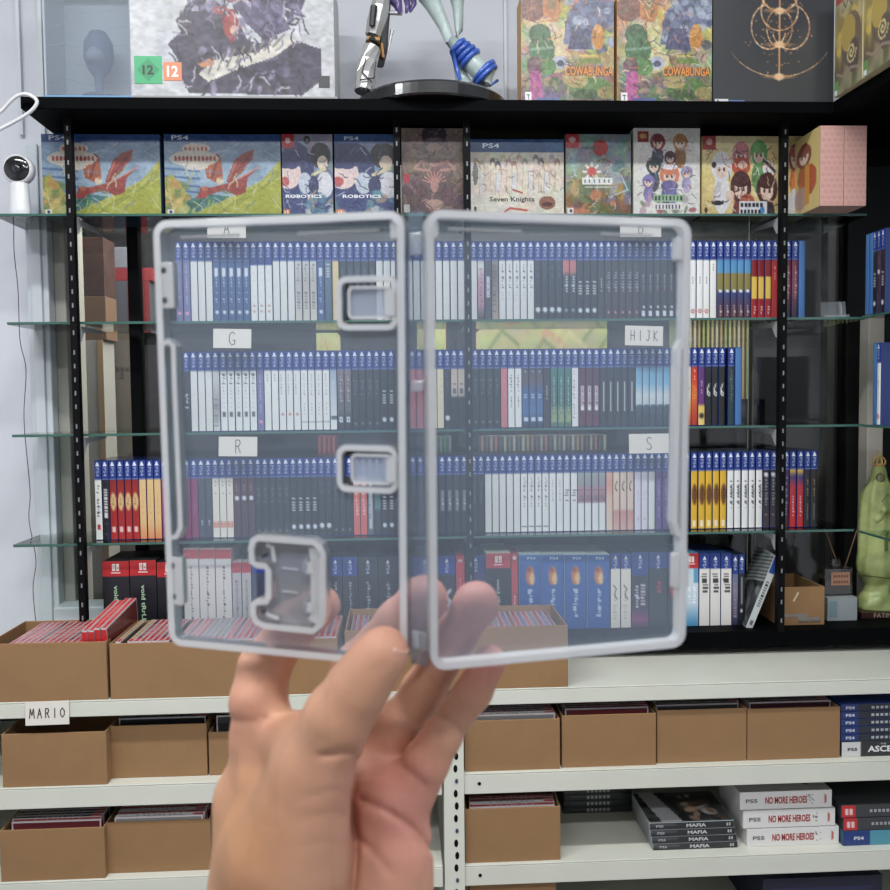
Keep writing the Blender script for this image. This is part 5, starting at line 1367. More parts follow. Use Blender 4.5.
# ------------------------------------------------------------------ small things on the shelves
# home security camera
p = U(19, 170, 1.90)
t = thing('security_camera', 'small white round-headed camera with black face at the left shelf end', 'camera', (p.x, 1.90, Z1))
M_WP = mat('white_plastic', (222,223,226), .35, coat=.2); M_LENS = mat('black_lens', (10,10,12), .1, coat=1)
hz = p.z - Z1 + .0
b = MB(); b.lathe([(0,-.012),(.026,-.012),(.0305,-.008),(.031,0),(.029,.012),(.022,.022),(0,.026)], M_WP, c=(0,0,hz), n=36, axis='y'); b.obj('round_head', t, smooth=True)
b = MB(); b.lathe([(0,-.0145),(.012,-.0145),(.024,-.0138),(.0258,-.0121),(0,-.0119)], M_LENS, c=(0,0,hz), n=36, axis='y'); b.obj('black_face', t, smooth=True)
b = MB(); b.lathe([(0,-.0175),(.005,-.0172),(.008,-.0155),(.009,-.0146),(0,-.0146)], mat('lens_ring',(34,34,38),.2,coat=1), c=(0,0,hz), n=24, axis='y'); b.obj('lens', t, smooth=True)
b = MB(); b.lathe([(0,0),(.021,0),(.0225,.003),(.0215,.012),(.020,.028),(.018,hz-.030),(.014,hz-.022),(0,hz-.020)], M_WP, n=28, sy=.75); b.obj('stand', t, smooth=True)
b = MB(); b.box(-.005,.005,-.0125,-.0095,hz-.045,hz-.032,M_LENS); b.obj('badge', t)
# cables
def cable(name, pts, r, m, label):
    P_ = [Vector(p) for p in pts]; out = []
    for i in range(len(P_)-1):
        p0, p1, p2, p3 = P_[max(i-1,0)], P_[i], P_[i+1], P_[min(i+2,len(P_)-1)]
        for k in range(5):
            t_ = k/5; out.append(.5*((2*p1)+(p2-p0)*t_+(2*p0-5*p1+4*p2-p3)*t_*t_+(-p0+3*p1-3*p2+p3)*t_**3))
    out.append(P_[-1])
    b = MB(); b.tube(out, r, m, n=8); o = b.obj(name, smooth=True)
    tag(o, label, 'cable'); return o
cable('camera_cable', [U(14,214,1.96), U(14,250,1.97), U(18,290,1.98), U(20,340,1.99), U(26,370,1.99), U(24,420,2.0), U(30,490,2.0), U(29,520,2.0), U(36,560,1.99), U(33,590,1.99), U(38,640,1.99)], .0009, M_CASEGREY,
      'thin grey cable hanging down the white wall below the camera')
cable('white_cable', [U(-14,118,1.79), U(0,112,1.79), U(14,98,1.785), U(26,94,1.782), U(37,101,1.782), U(30,112,1.784), U(10,124,1.79), U(-14,136,1.79)], .0036, M_WP,
      'white cable looping at the left end of the black board')
# clear acrylic holder on the second shelf at right
p = U(834, 322, 1.93)
t = thing('acrylic_holder', 'small empty clear acrylic sign holder right of the blue-edged case', 'sign holder', (p.x, 1.93, Z2), (0,0,math.radians(-14)))
b = MB(); b.prism([(.0,.0),(.0022,.0),(.017,.040),(.0148,.040)], -.026, .026, M_BLISTER, axis='x'); b.obj('upright_plate', t)
b = MB(); b.box(-.026,.026,-.022,-.0001,0,.002,M_BLISTER); b.box(-.026,.026,-.024,-.022,0,.008,M_BLISTER); b.obj('foot_lip', t)

# carton and odd box on the lower board
cR = carton(778.5, 824.5, 587, 0, 'taped open carton on the black lower board beside the diffuser', Y=1.90, z=ZB, depth=.15)
cR[0]['group'] = ''; del cR[0]['group']
b = MB(); w = cR[2]
tape = clear_mat('clear_tape', (.93,.92,.88), .12, (.9,.85,.75), gloss=.12, grough=.12)
b.box(-w*.46, w*.12, -.0008, -.0002, .018, .026, tape); b.box(-.008, w*.40, -.0009, -.0002, .006, .018, tape)
b.add([(-w*.2,-.001,.055),(-w*.17,-.001,.052),(-w*.06,-.001,.072),(-w*.09,-.001,.075)], [(0,1,2,3)], M_PRINT, (214,196,160))
b.obj('tape', cR[0])
# diffuser on a pale box
p = U(842, 612, 1.93)
pz = U(842, 597.5, 1.93).z
o = MB(); hw = .034; o.box(-hw, hw, 0, .08, 0, pz-ZB, M_PAPER, (150,158,160)); o.box(-hw+.004, -.012, -.0006, 0, .008, pz-ZB-.008, M_PAPER, (120,146,156)); o = o.obj('pale_box', loc=(p.x+.001, 1.93, ZB), bevel=.001)
tag(o, 'pale grey box under the reed diffuser', 'box')
t = thing('reed_diffuser', 'glass reed diffuser with copper label and two reeds on the pale box', 'diffuser', (p.x, 1.965, pz))
hb = U(842, 566, 1.965).z - pz
b = MB(); b.prism([(-.032,-.018),(.032,-.018),(.034,-.014),(.034,.014),(.032,.018),(-.032,.018),(-.034,.014),(-.034,-.014)], 0, hb, M_VIAL); b.obj('bottle', t, bevel=.003)
b = MB(); b.prism([(-.029,-.015),(.029,-.015),(.029,.015),(-.029,.015)], .004, hb*.55, mat('amber_oil', (60,40,30), .2, coat=.6)); b.obj('oil', t)
b = MB(); b.box(-.018,.025,-.0196,-.0186,hb*.38,hb*.84,M_PRINT,(176,120,88))
for k, zz in enumerate((hb*.70, hb*.50)):
    for j in range(6): b.box(-.013+j*.006,-.009+j*.006,-.0202,-.0197,zz-.003,zz+.003,M_PRINT,(110,70,50))
b.obj('copper_label', t)
b = MB(); b.lathe([(0,hb),(.012,hb),(.012,hb+.008),(.010,hb+.018),(.012,hb+.021),(0,hb+.021)], M_VIAL, n=20); b.obj('neck', t)
M_REED = mat('reed', (120,84,58), .7)
for a0, a1 in (((840.5,566),(826,532)), ((843.5,566),(857,530))):
    q0, q1 = U(*a0,1.965), U(*a1,1.955); b = MB(); b.tube([(q0.x-p.x,0,q0.z-pz-.012),(q1.x-p.x,-.01,q1.z-pz)], .0016, M_REED, n=6); b.obj('reed', t)

# green religious statue
YS2 = 1.985
c0 = U(877, 626, YS2); s = 1.985/890
t = thing('statue', 'pale green robed statue with golden crown on dark lettered plinth', 'statue', (c0.x, YS2, ZB))
zb_ = lambda py: U(877, py, YS2).z - ZB
M_MAR = mat('dark_red_plinth', (62,28,28), .35, coat=.3)
b = MB(); b.prism([(-.058,-.040),(.058,-.046),(.058,.04),(-.05,.04)], 0.0, zb_(608), M_MAR)
zz = (zb_(608))*.55
b.text('FATIMA', .010, lambda x, y: (x-.006, -.0462+(-.006-x)*.052+.001, zz+y), M_PRINT, (196,170,150), width=.052)
b.obj('plinth', t, bevel=.003)
M_GR = mat('glow_green_resin', (176,188,112), .4, coat=.25, sss=.3, noise=.12, nscale=60)
prof = [(y, r) for y, r in ((608,20),(602,20),(596,18.5),(590,14),(584,14),(578,17),(570,21),(562,21.5),(552,20.5),(540,20),(525,19.5),(510,19),(500,18.5),(492,16.5),(486,13.5),(481,10),(476,8),(471,7.4),(467,6),(464.5,3),(463.5,.5))]
# robe as a lofted body with folds
vs = []; fs = []; n = 48
rows_ = []
for j in range(len(prof)-1):
    for q in range(3):
        f_ = q/3; rows_.append((prof[j][0]*(1-f_)+prof[j+1][0]*f_, prof[j][1]*(1-f_)+prof[j+1][1]*f_))
rows_.append(prof[-1])
for y, r in rows_:
    for k in range(n):
        a_ = 2*PI*k/n
        fold = 1 + (.055*math.sin(a_*9+y*.02) + .03*math.sin(a_*5-y*.05)) * (1 if 490 < y < 572 else .4)
        if 574 < y: fold += .06*math.sin(a_*4+y*.3)
        front = max(0, math.cos(a_+PI/2+.2))
        rr = r*s*fold*(1 - .10*front*(1 if 490 < y < 560 else 0))
        vs.append((rr*math.cos(a_), rr*.8*math.sin(a_), zb_(y)))
for j in range(len(rows_)-1):
    for k in range(n): fs.append((j*n+k, j*n+(k+1)%n, (j+1)*n+(k+1)%n, (j+1)*n+k))
fs.append(tuple(range(n))[::-1])
b = MB(); b.add(vs, fs, M_GR, (160,196,104)); b.obj('robe', t, smooth=True)
b = MB()   # face in the hood, hands, sleeve edges
M_FACE = mat('statue_face', (138,132,92), .4, coat=.2)
b.lathe([(0,-.010),(.006,-.009),(.0095,-.004),(.010,.002),(.008,.008),(.004,.011),(0,.012)], M_FACE, c=(-.004,-.0125,zb_(478)), n=20, sy=.8); b.obj('face', t, smooth=True)
M_HAIRL = mat('dark_brown_paint', (86,70,44), .5)
b = MB(); b.tube([(-.004+.0108*math.sin(q), -.0135, zb_(478)+.0125*math.cos(q)) for q in [-2.2+k*.4 for k in range(12)]], .0005, M_HAIRL, n=5)
for dx in (-.0035,.0035): b.box(-.004+dx-.0013, -.004+dx+.0013, -.0214, -.0195, zb_(478)+.002, zb_(478)+.0035, M_HAIRL)
b.box(-.0055,-.0025,-.0212,-.0195,zb_(478)-.005,zb_(478)-.0042,M_HAIRL); b.obj('hair_line', t)
b = MB()
b.lathe([(0,-.009),(.006,-.007),(.008,0),(.006,.007),(0,.009)], M_GR, c=(-.004,-.031,zb_(508)), n=16, sy=.7)
b.tube([(-.020,-.022,zb_(519)), (-.012,-.027,zb_(515)), (-.006,-.030,zb_(511))], [.009,.009,.007], M_GR, n=10)
b.tube([(.018,-.022,zb_(519)), (.010,-.027,zb_(515)), (.0,-.030,zb_(511))], [.009,.009,.007], M_GR, n=10); b.obj('folded_arms', t, smooth=True)
M_EDGE = mat('painted_detail', (96,104,52), .5)
b = MB()
for k in range(24):
    a_ = 2*PI*k/24; a2_ = 2*PI*(k+1)/24
    b.tube([(.0465*math.cos(a_), .0375*math.sin(a_), zb_(575)+.003*math.sin(a_*2)), (.0465*math.cos(a2_), .0375*math.sin(a2_), zb_(575)+.003*math.sin(a2_*2))], .0012, M_EDGE, n=4)
b.box(-.004,.004,-.036,-.033,zb_(548),zb_(532),M_EDGE); b.tube([(-.012,-.035,zb_(500)),(0,-.040,zb_(492)),(.012,-.035,zb_(500))],.0011,M_EDGE,n=4)
b.obj('gold_trim', t)
M_GOLD = mat('gold_metal', (244,200,110), .35, metal=.3)
b = MB(); zc = zb_(466)
for zz, r in ((0,.011),(.004,.0125)):
    b.tube([(r*math.cos(k*PI/8), r*math.sin(k*PI/8), zc+zz) for k in range(17)], .0015, M_GOLD, n=5)
for k in range(4):
    a_ = k*PI/4
    b.tube([(.0125*math.cos(a_)*math.cos(q)*(1.25 if 0<q<PI else 1), .0125*math.sin(a_)*math.cos(q)*1.1, zc+.004+.019*math.sin(q)) for q in [j*PI/8 for j in range(9)]], .0014, M_GOLD, n=5)
b.lathe([(0,0),(.003,.002),(.003,.005),(0,.007)], M_GOLD, c=(0,0,zc+.022), n=10); b.box(-.0009,.0009,-.0009,.0009,zc+.028,zc+.038,M_GOLD); b.box(-.0035,.0035,-.0009,.0009,zc+.031,zc+.033,M_GOLD)
b.obj('crown', t)

# ------------------------------------------------------------------ things in the dark shop window behind
def rbox(name, px0, px1, py0, py1, Y, depth, m, label, cat='box', z=None, col=(200,200,200), extra=None):
    pm, ym = (px0+px1)/2, (py0+py1)/2
    xa, xb = U(px0, ym, Y).x, U(px1, ym, Y).x; zt = U(pm, py0, Y).z; z0 = z if z is not None else U(pm, py1, Y).z
    b = MB(); b.box(-(xb-xa)/2, (xb-xa)/2, 0, depth, 0, zt-z0, m, col)
    if extra: extra(b, xb-xa, zt-z0)
    o = b.obj(name, loc=((xa+xb)/2, Y, z0), bevel=.001); tag(o, label, cat); return o, zt
o, z1 = rbox('storage_box', 78, 107, 340, 620, 2.33, .09, M_PAPER, 'tall white and tan box in the window behind the left shelf end', z=ZB, col=(150,148,138), extra=lambda b, w, h: b.box(w/2-.016, w/2, -.001, 0, 0, h, M_PAPER, (150,122,80)))
o, z2 = rbox('storage_box', 75, 106, 296, 340, 2.33, .09, mat('dull_card',(104,76,50),.8), 'dull brown carton on the tall white box behind glass', z=z1+.0005)
o, z3 = rbox('storage_box', 74, 104, 237, 296, 2.33, .09, mat('dark_brown_wood',(62,38,30),.6,noise=.5,nscale=25), 'dark reddish-brown box topmost of the stack behind glass', z=z2+.0005)
o, z4 = rbox('storage_box', 109, 134, 333, 620, 2.44, .1, M_PAPER, 'tall dull beige box behind the left glass shelves', z=ZB, col=(92,84,70), extra=lambda b, w, h: [b.box(-w/2+k*w/5, -w/2+k*w/5+w/8, -.001, 0, h-.10-.02*(k%2), h-.09, M_PAPER, (60,54,46)) for k in range(5)])
o, z5 = rbox('storage_box', 106, 150, 281, 333, 2.44, .15, M_PAPER, 'grey box with red side in the window behind the shelves', z=z4+.0005, col=(66,68,76), extra=lambda b, w, h: (b.box(.0, w/2, -.001, 0, 0, h, M_PAPER, (112,24,28)), b.box(w*.05, w*.12, -.002, -.001, h*.2, h*.9, M_PAPER, (60,20,24))))
o, z6 = rbox('storage_box', 104, 152, 268, 281, 2.44, .15, M_PAPER, 'flat bright red box lid on the grey and red box', z=z5+.0005, col=(124,22,28))
rbox('storage_box', 106, 131, 247, 268, 2.44, .1, M_PAPER, 'small pale grey box on the red lid behind glass', z=z6+.0005, col=(104,106,114))
rbox('storage_box', 140, 170, 345, 620, 2.46, .14, M_PAPER, 'tall black box in the window behind the left case edge', z=ZB, col=(34,32,34))
# rear racks behind the case rows
def rear_board(px0, px1, py, Y, label):
    xa, xb = U(px0, py, Y).x, U(px1, py, Y).x; z = U(500, py, Y).z
    t = thing('rear_shelf', label, 'shelf', (xa, Y, z))
    b = MB(); b.box(0, xb-xa, 0, .22, -.015, 0, M_BLACK); b.obj('board', t)
    for x in (0.0, xb-xa-.015):
        b = MB(); b.box(x, x+.015, .2, .22, ZB-z, -.0155, M_BLACKM); b.obj('leg', t)
        b = MB(); b.box(x, x+.015, .0, .02, ZB-z, -.0155, M_BLACKM); b.obj('leg', t)
    return z
YQ = 2.38
zq = rear_board(215, 765, 402, YQ, 'black shelf standing behind the middle case row')
def green_art():
    a = Art(90, 24, (190,190,110)); a.noise(7, 40, mono=False); a.grad([(0,(226,214,150)), (.5,(190,200,110)), (1,(150,170,80))], al=.5)
    for _ in range(14):
        x, y = rng.uniform(0,1), rng.uniform(0,1); a.line([(x,y),(x+.12,y-.3),(x+.25,y-.1)], .012, [(110,140,60),(235,220,140),(226,150,110)][rng.randint(3)], .7)
    return a
for px0, px1, lab in ((316.5, 337.5, 'small yellow-green box showing between the upper case rows at left'), (418, 446, 'yellow-green box behind the case hinge between rows'), (480, 607, 'long yellow-green landscape box between the upper case rows')):
    xa, xb = U(px0, 345, YQ).x, U(px1, 345, YQ).x; zt = U((px0+px1)/2, 333 if px0 < 400 else 329, YQ).z
    t = thing('landscape_box', lab, 'game box', ((xa+xb)/2, YQ, zq)); w = xb-xa
    b = MB(); b.box(-w/2, w/2, 0, .12, 0, zt-zq, M_PAPER, (190,180,120)); b.obj('carton', t)
    b = MB(); b.grid(lambda u, v: ((u-.5)*w, -.0006, (zt-zq)*(1-v)), 90, 24, green_art().a, M_PRINT); b.obj('cover_art', t)
def rear_row(px0, px1, z, py_top, cols, where, Y=YQ-.02, kind='rear_game_case', wid=None):
    xa, xb = U(px0, py_top, Y).x, U(px1, py_top, Y).x
    n = max(1, int((xb-xa)/.0118)); h = U((px0+px1)/2, py_top, Y).z - z
    for i in range(n):
        c = cols[i % len(cols)]
        b = MB(); w = (xb-xa)/n - .0006
        b.box(-w/2, w/2, 0, .13, 0, h-rng.uniform(0,.002), M_PAPER, tuple(int(v*.55) for v in c)); b.box(-w*.22, w*.22, -.0006, 0, .002, h-.003, M_PAPER, c)
        o = b.obj(kind, loc=(xa+(i+.5)*(xb-xa)/n, Y, z)); tag(o, f'{where}, {ordn(i)} from left', 'game case', where)
rear_row(684, 750, zq, 320, [(190,196,130),(200,190,140),(214,206,170),(190,170,120),(170,180,110)], 'yellowish spine in the rear row behind the right middle cases')
zq2 = rear_board(300, 700, 506, YQ, 'black shelf standing behind the lowest case row')
rear_row(317, 336, zq2, 436, [(214,76,66),(226,96,84)], 'red spine in the rear row over the lowest cases')
rear_row(434, 452, zq2, 436, [(70,150,80),(130,150,140)], 'green spine in the rear row beside the upright')
rear_row(480, 607, zq2, 435, [(190,150,130),(120,120,110),(200,190,170),(210,140,120),(110,116,116),(206,206,180),(150,150,140),(220,216,190),(120,130,130),(226,222,190),(200,180,120)], 'pale spine in the rear row over the white cases')
# ------------------------------------------------------------------ the clear game case held open in front
hc = U(413, 436, 0.338)
t_case = thing('clear_game_case', 'empty clear plastic game case held wide open by the hand, frosted rims and hinge', 'game case', hc)
CM = Matrix.Translation(hc)
HH = 0.0858                                              # half height
from mathutils import Euler
class Half:
    """one cover half: local u away from the hinge, v up, w towards the holder's face"""
    def __init__(s, sign, o, eul, width):
        R = Euler(eul).to_matrix()
        s.sign = sign; s.o = Vector(o) - hc; s.ux = R @ Vector((sign, 0, 0)); s.vz = R @ Vector((0, 0, 1)); s.n = R @ Vector((0, -1, 0)); s.width = width
    def __call__(s, u, v, w): return s.o + s.ux*u + s.vz*v + s.n*w
    def px(s, px, py):
        o = CM @ s.o; n = s.n; d = ray(px, py)
        k = (o-CAM).dot(n)/d.dot(n); p = (CAM + d*k) - hc - s.o
        return p.dot(s.ux), p.dot(s.vz)
def slab(b, H, poly, w0, w1, m, col=(220,225,230)):
    n = len(poly)
    vs = [H(u, v, w0) for u, v in poly] + [H(u, v, w1) for u, v in poly]
    fs = [tuple(range(n))[::-1], tuple(range(n, 2*n))] + [(i, (i+1)%n, n+(i+1)%n, n+i) for i in range(n)]
    b.add(vs, fs, m, col)
def rrect(u0, u1, v0, v1, r, n=5):
    pts = []
    for cx, cy, a0 in ((u1-r, v0+r, -PI/2), (u1-r, v1-r, 0), (u0+r, v1-r, PI/2), (u0+r, v0+r, PI)):
        for k in range(n+1): pts.append((cx+r*math.cos(a0+k*PI/2/n), cy+r*math.sin(a0+k*PI/2/n)))
    return pts
def ring_wall(b, H, path, wd, w0, w1, m, closed=True):
    """wall of width wd along a path"""
    n = len(path); L = []; R = []
    for i in range(n):
        p = Vector(path[i]); a = Vector(path[i-1] if (closed or i) else path[i]); c = Vector(path[(i+1) % n] if (closed or i < n-1) else path[i])
        d = (c-a); d = d.normalized() if d.length > 1e-9 else Vector((1, 0)); q = Vector((-d.y, d.x))*wd/2
        L.append(p+q); R.append(p-q)
    vs = []
    for i in range(n):
        vs += [H(L[i].x, L[i].y, w0), H(L[i].x, L[i].y, w1), H(R[i].x, R[i].y, w1), H(R[i].x, R[i].y, w0)]
    fs = []
    for i in range(n if closed else n-1):
        j = (i+1) % n
        for k in range(4): fs.append((4*i+k, 4*i+(k+1)%4, 4*j+(k+1)%4, 4*j+k))
    if not closed: fs += [(0,3,2,1), (4*n-4, 4*n-3, 4*n-2, 4*n-1)]
    b.add(vs, fs, m)
HL = Half(-1, (.0039, .3367, 1.4333), (.061, .0255, -.3115), .1028); HRt = Half(1, (.0101, .3340, 1.4335), (.0312, -.0064, .2032), .1068)
def build_half(H, nm, holes, top_gap):
    W = H.width
    b = MB()
    # thin sheet, with openings left where the photograph shows them
    us = sorted({0.001, W-0.001} | {h[0] for h in holes} | {h[1] for h in holes}); vs_ = sorted({-HH+.001, HH-.001} | {h[2] for h in holes} | {h[3] for h in holes})
    for i in range(len(us)-1):
        for j in range(len(vs_)-1):
            cu, cv = (us[i]+us[i+1])/2, (vs_[j]+vs_[j+1])/2
            if any(h[0] < cu < h[1] and h[2] < cv < h[3] for h in holes): continue
            b.add([H(us[i],vs_[j],0), H(us[i+1],vs_[j],0), H(us[i+1],vs_[j+1],0), H(us[i],vs_[j+1],0)], [(0,1,2,3)], M_PANEL)
    b.obj(nm + '_panel', t_case)
    b = MB(); ring_wall(b, H, rrect(0.0012, W-0.0014, -HH+0.0014, HH-0.0014, 0.0045), 0.0028, -0.0005, 0.0052, M_RIM)
    b.obj(nm + '_rim', t_case)
def area(H, x0, y0, x1, y1):
    p, q = H.px(x0, y0), H.px(x1, y1)
    return min(p[0], q[0]), max(p[0], q[0]), min(p[1], q[1]), max(p[1], q[1])
hA = area(HL, 344, 283, 394, 324); hB = area(HL, 344, 450, 394, 487); hC = area(HL, 256, 562, 273, 599)
build_half(HL, 'left_cover', [hA, hB, hC], 0)
build_half(HRt, 'right_cover', [], 0)
# hinge strip between the two halves, with small links
def strip(b, v0, v1, w0, w1, m, i0=0.0, i1=0.0):
    vs = []
    for w_ in (w0, w1): vs += [HL(-i0, v0, w_), HRt(-i1, v0, w_), HRt(-i1, v1, w_), HL(-i0, v1, w_)]
    b.add(vs, [(0,3,2,1),(4,5,6,7),(0,1,5,4),(1,2,6,5),(2,3,7,6),(3,0,4,7)], m)
b = MB(); strip(b, -HH, HH, -.0004, 0, M_PANEL); b.obj('hinge_strip', t_case)
for v0, v1 in ((.070,.078), (.02,.024), (-.079,-.072)):
    b = MB(); strip(b, v0, v1, .0001, .0022, M_RIM2, .001, .001); b.obj('hinge_link', t_case, bevel=.0004)
# window pockets: a frame with a tongue inside
for h, nm in ((hA, 'upper'), (hB, 'lower')):
    u0, u1, v0, v1 = h
    b = MB(); ring_wall(b, HL, rrect(u0-.0012, u1+.0012, v0-.0012, v1+.0012, .003), .0022, -.0012, .0022, M_RIM)
    b.obj(nm + '_slot_frame', t_case)
for x0, y0, x1, y1 in ((351, 288, 393, 318), (354, 454, 394, 483)):
    u0, u1, v0, v1 = area(HL, x0, y0, x1, y1)
    b = MB(); slab(b, HL, rrect(u0, u1, v0, v1, .0018), .0002, .0010, M_TONGUE)
    ring_wall(b, HL, rrect(u0, u1, v0, v1, .0018), .0011, .0008, .0024, M_RIM)
    ub = u0 if HL.sign < 0 else u1
    slab(b, HL, [(u0-.0018, v0+.001), (u0+.0022, v0+.001), (u0+.0022, v1-.001), (u0-.0018, v1-.001)], .0002, .0030, M_RIM)
    b.obj('retaining_tongue', t_case)
# cartridge holder, a raised tray open on its left with two finger hooks
P = lambda x, y: HL.px(x, y)
out = [P(x, y) for x, y in ((259,538),(264,535),(318,539),(325,544),(328,551),(328,612),(325,621),(318,627),(270,622),(262,618),(259,611),(259,601),(264,598),(272,598),(274,594),(274,567),(271,563),(263,562),(258,559),(257,546))]
b = MB(); slab(b, HL, out, .0008, .0014, M_PLATE); b.obj('holder_plate', t_case)
b = MB(); ring_wall(b, HL, out, .0026, .0006, .0052, M_RIM)
ring_wall(b, HL, [P(x, y) for x, y in ((317,546),(319,560),(319,612),(316,619))], .0040, .001, .0036, M_RIM, closed=False)
ring_wall(b, HL, [P(x, y) for x, y in ((270,543),(276,546),(278,560))], .0016, .001, .0032, M_RIM, closed=False)
ring_wall(b, HL, [P(x, y) for x, y in ((268,606),(271,612),(282,616))], .0016, .001, .0032, M_RIM, closed=False)
b.obj('cartridge_holder', t_case)
for y0, y1 in ((556, 573), (596, 611)):
    b = MB(); ring_wall(b, HL, [P(313,y0), P(309,y0+2), P(308,(y0+y1)/2), P(309,y1-2), P(314,y1)], .0010, .001, .0034, M_RIM2, closed=False)
    slab(b, HL, [P(311,y0+3), P(317,y0+3), P(317,y1-2), P(311,y1-2)], .001, .0042, M_RIM); b.obj('cartridge_clip', t_case)
for y in (566, 589):
    b = MB(); slab(b, HL, [P(284,y), P(300,y+2), P(300,y+3.4), P(284,y+1.4)], .0014, .0019, M_RIM); b.obj('holder_rib', t_case)
for x, y in ((268.5, 553.5), (269, 608)):
    u, v = P(x, y); b = MB(); slab(b, HL, [(u+.0007*math.cos(k*PI/4), v+.0009*math.sin(k*PI/4)) for k in range(8)], .0008, .0056, M_CASEGREY); b.obj('peg_hole', t_case)
# left edge: closing tabs and long clip
def tab(H, x0, y0, x1, y1, w=.0045, m=None, holes=True, r=.0012):
    u0, u1, v0, v1 = area(H, x0, y0, x1, y1)
    b = MB(); slab(b, H, rrect(u0, u1, v0, v1, r), .0004, w, m or M_RIM)
    o = b.obj('closing_tab', t_case, bevel=.0005)
    if holes:
        for vv in (v0+(v1-v0)*.18, v1-(v1-v0)*.18):
            b = MB(); uu = (u0+u1)/2 + (u1-u0)*.12; slab(b, H, [(uu+.0010*math.cos(k*PI/4), vv+.0013*math.sin(k*PI/4)) for k in range(8)], w, w+.0003, M_CASEGREY); b.obj('tab_dimple', o)
tab(HL, 165, 263, 180, 309); tab(HL, 173, 554, 189, 603)
ring_wall_path = [P(x, y) for x, y in ((170,344),(175,341),(180,346),(181,380),(187,525),(183,534),(174,536))]
b = MB(); ring_wall(b, HL, ring_wall_path, .0021, .0004, .0050, M_RIM, closed=False); b.obj('long_clip', t_case)
P2 = lambda x, y: HRt.px(x, y)
b = MB(); ring_wall(b, HRt, [P2(x, y) for x, y in ((684,338),(677,342),(673,350),(669,520),(672,532),(680,536))], .0021, .0004, .0050, M_RIM, closed=False)
slab(b, HRt, [P2(676,345), P2(683,345), P2(681,530), P2(672,530)], .0004, .002, M_RIM2); b.obj('long_clip', t_case)
tab(HRt, 669, 552, 684, 586, .004, M_RIM, False); tab(HRt, 671, 238, 685, 262, .004, M_RIM, False)
for H in (HL, HRt):
    for x0, x1 in (((183, 240), (300, 380)) if H is HL else ((448, 520), (600, 650))):
        p0 = H.px(x0, 232 if H is HL else 226); p1 = H.px(x1, 229 if H is HL else 228)
        v = HH-.0062
        b = MB(); slab(b, H, [(p0[0], v-.0004), (p1[0], v-.0004), (p1[0], v+.0004), (p0[0], v+.0004)], .0003, .0022, M_RIM); b.obj('booklet_rib', t_case)
# corner by the hinge: small pale blocks at the top
for H, x in ((HL, 397), (HRt, 432)):
    tab(H, x-4, 221, x+4, 240, .004, M_RIM, False)

# ------------------------------------------------------------------ the hand
def Q(px, py, Y): return np.array(U(px, py, Y))
# joints: (pixel x, pixel y, distance, radius mm)
FING = {
 'index':  [(258, 790, .382, 13.5), (259, 735, .378, 11.4), (264, 668, .379, 10.6), (292, 626, .374, 9.6), (320, 606, .368, 8.6)],
 'middle': [(305, 800, .386, 14), (325, 735, .388, 11.5), (358, 668, .382, 10.4), (400, 622, .372, 9.6), (424, 599, .366, 9.3)],
 'ring':   [(354, 815, .386, 13), (386, 748, .390, 10.8), (424, 690, .387, 9.3), (457, 634, .375, 8.6), (477, 602, .367, 8.4)],
 'pinky':  [(390, 835, .374, 12), (415, 785, .371, 9.6), (441, 737, .367, 8.0), (473, 692, .364, 7.4), (490, 661, .361, 6.9)],
}
THUMB = [(292, 850, .350, 23.5), (316, 768, .344, 16.8), (338, 717, .334, 12.4), (359, 686, .3305, 10.9), (372, 666, .3285, 9.5), (384, 650, .3272, 8.1)]
PALM = [((318, 1010, .375, 28), (259, 800, .383, 15)), ((318, 1010, .375, 28), (300, 810, .386, 17)), ((350, 1010, .378, 26), (350, 820, .386, 16)), ((362, 1010, .375, 27), (388, 830, .377, 15)),
        ((372, 1000, .372, 24), (394, 850, .368, 14.5)), ((300, 1010, .370, 26), (286, 860, .358, 27)), ((250, 800, .383, 14), (300, 775, .385, 13)), ((266, 738, .374, 11.5), (304, 742, .356, 12.5)),
        ((256, 900, .366, 19), (270, 785, .367, 14)), ((335, 1020, .385, 28), (345, 1200, .42, 30)), ((305, 1020, .385, 26), (300, 1200, .42, 30)),
        ((250, 980, .374, 21), (252, 810, .378, 12.5)), ((384, 960, .372, 18), (392, 860, .372, 14))]
def rcone(Pt, a, b, ra, rb):
    ba = b - a; L2 = (ba*ba).sum(); 
    t_ = np.clip(((Pt - a) @ ba) / L2, 0, 1)
    d = np.linalg.norm(Pt - a - t_[:, None]*ba, axis=1)
    return d - (ra + (rb-ra)*t_)
def smin(a, b, k):
    h = np.clip(0.5 + 0.5*(b-a)/k, 0, 1)
    return b*(1-h) + a*h - k*h*(1-h)
step = 0.0013
lo = Q(205, 560, .36); 
corners = np.array([Q(190, 575, .42), Q(520, 575, .42), Q(200, 1040, .30), Q(460, 1040, .30), Q(330, 1150, .42)])
mn = np.array([-0.112, 0.296, 1.175]); mx = np.array([0.055, 0.445, 1.385])
pz_all = [Q(*j[:3]) for f in FING.values() for j in f] + [Q(*j[:3]) for j in THUMB]
mn = np.minimum(np.min(pz_all, 0) - .03, [Q(200,890,.38)[0]-.02, 9, Q(300,1090,.38)[2]]); mx = np.max(pz_all, 0) + .034
mn[1] -= .012
nx, ny, nz = [int(v) for v in np.ceil((mx-mn)/step)]
gx, gy, gz = np.meshgrid(np.arange(nx), np.arange(ny), np.arange(nz), indexing='ij')
Pt = np.stack([gx, gy, gz], -1).reshape(-1, 3)*step + mn
palm = None
for a_, b_ in PALM:
    d = rcone(Pt, Q(*a_[:3]), Q(*b_[:3]), a_[3]/1000, b_[3]/1000)
    palm = d if palm is None else smin(palm, d, .010)
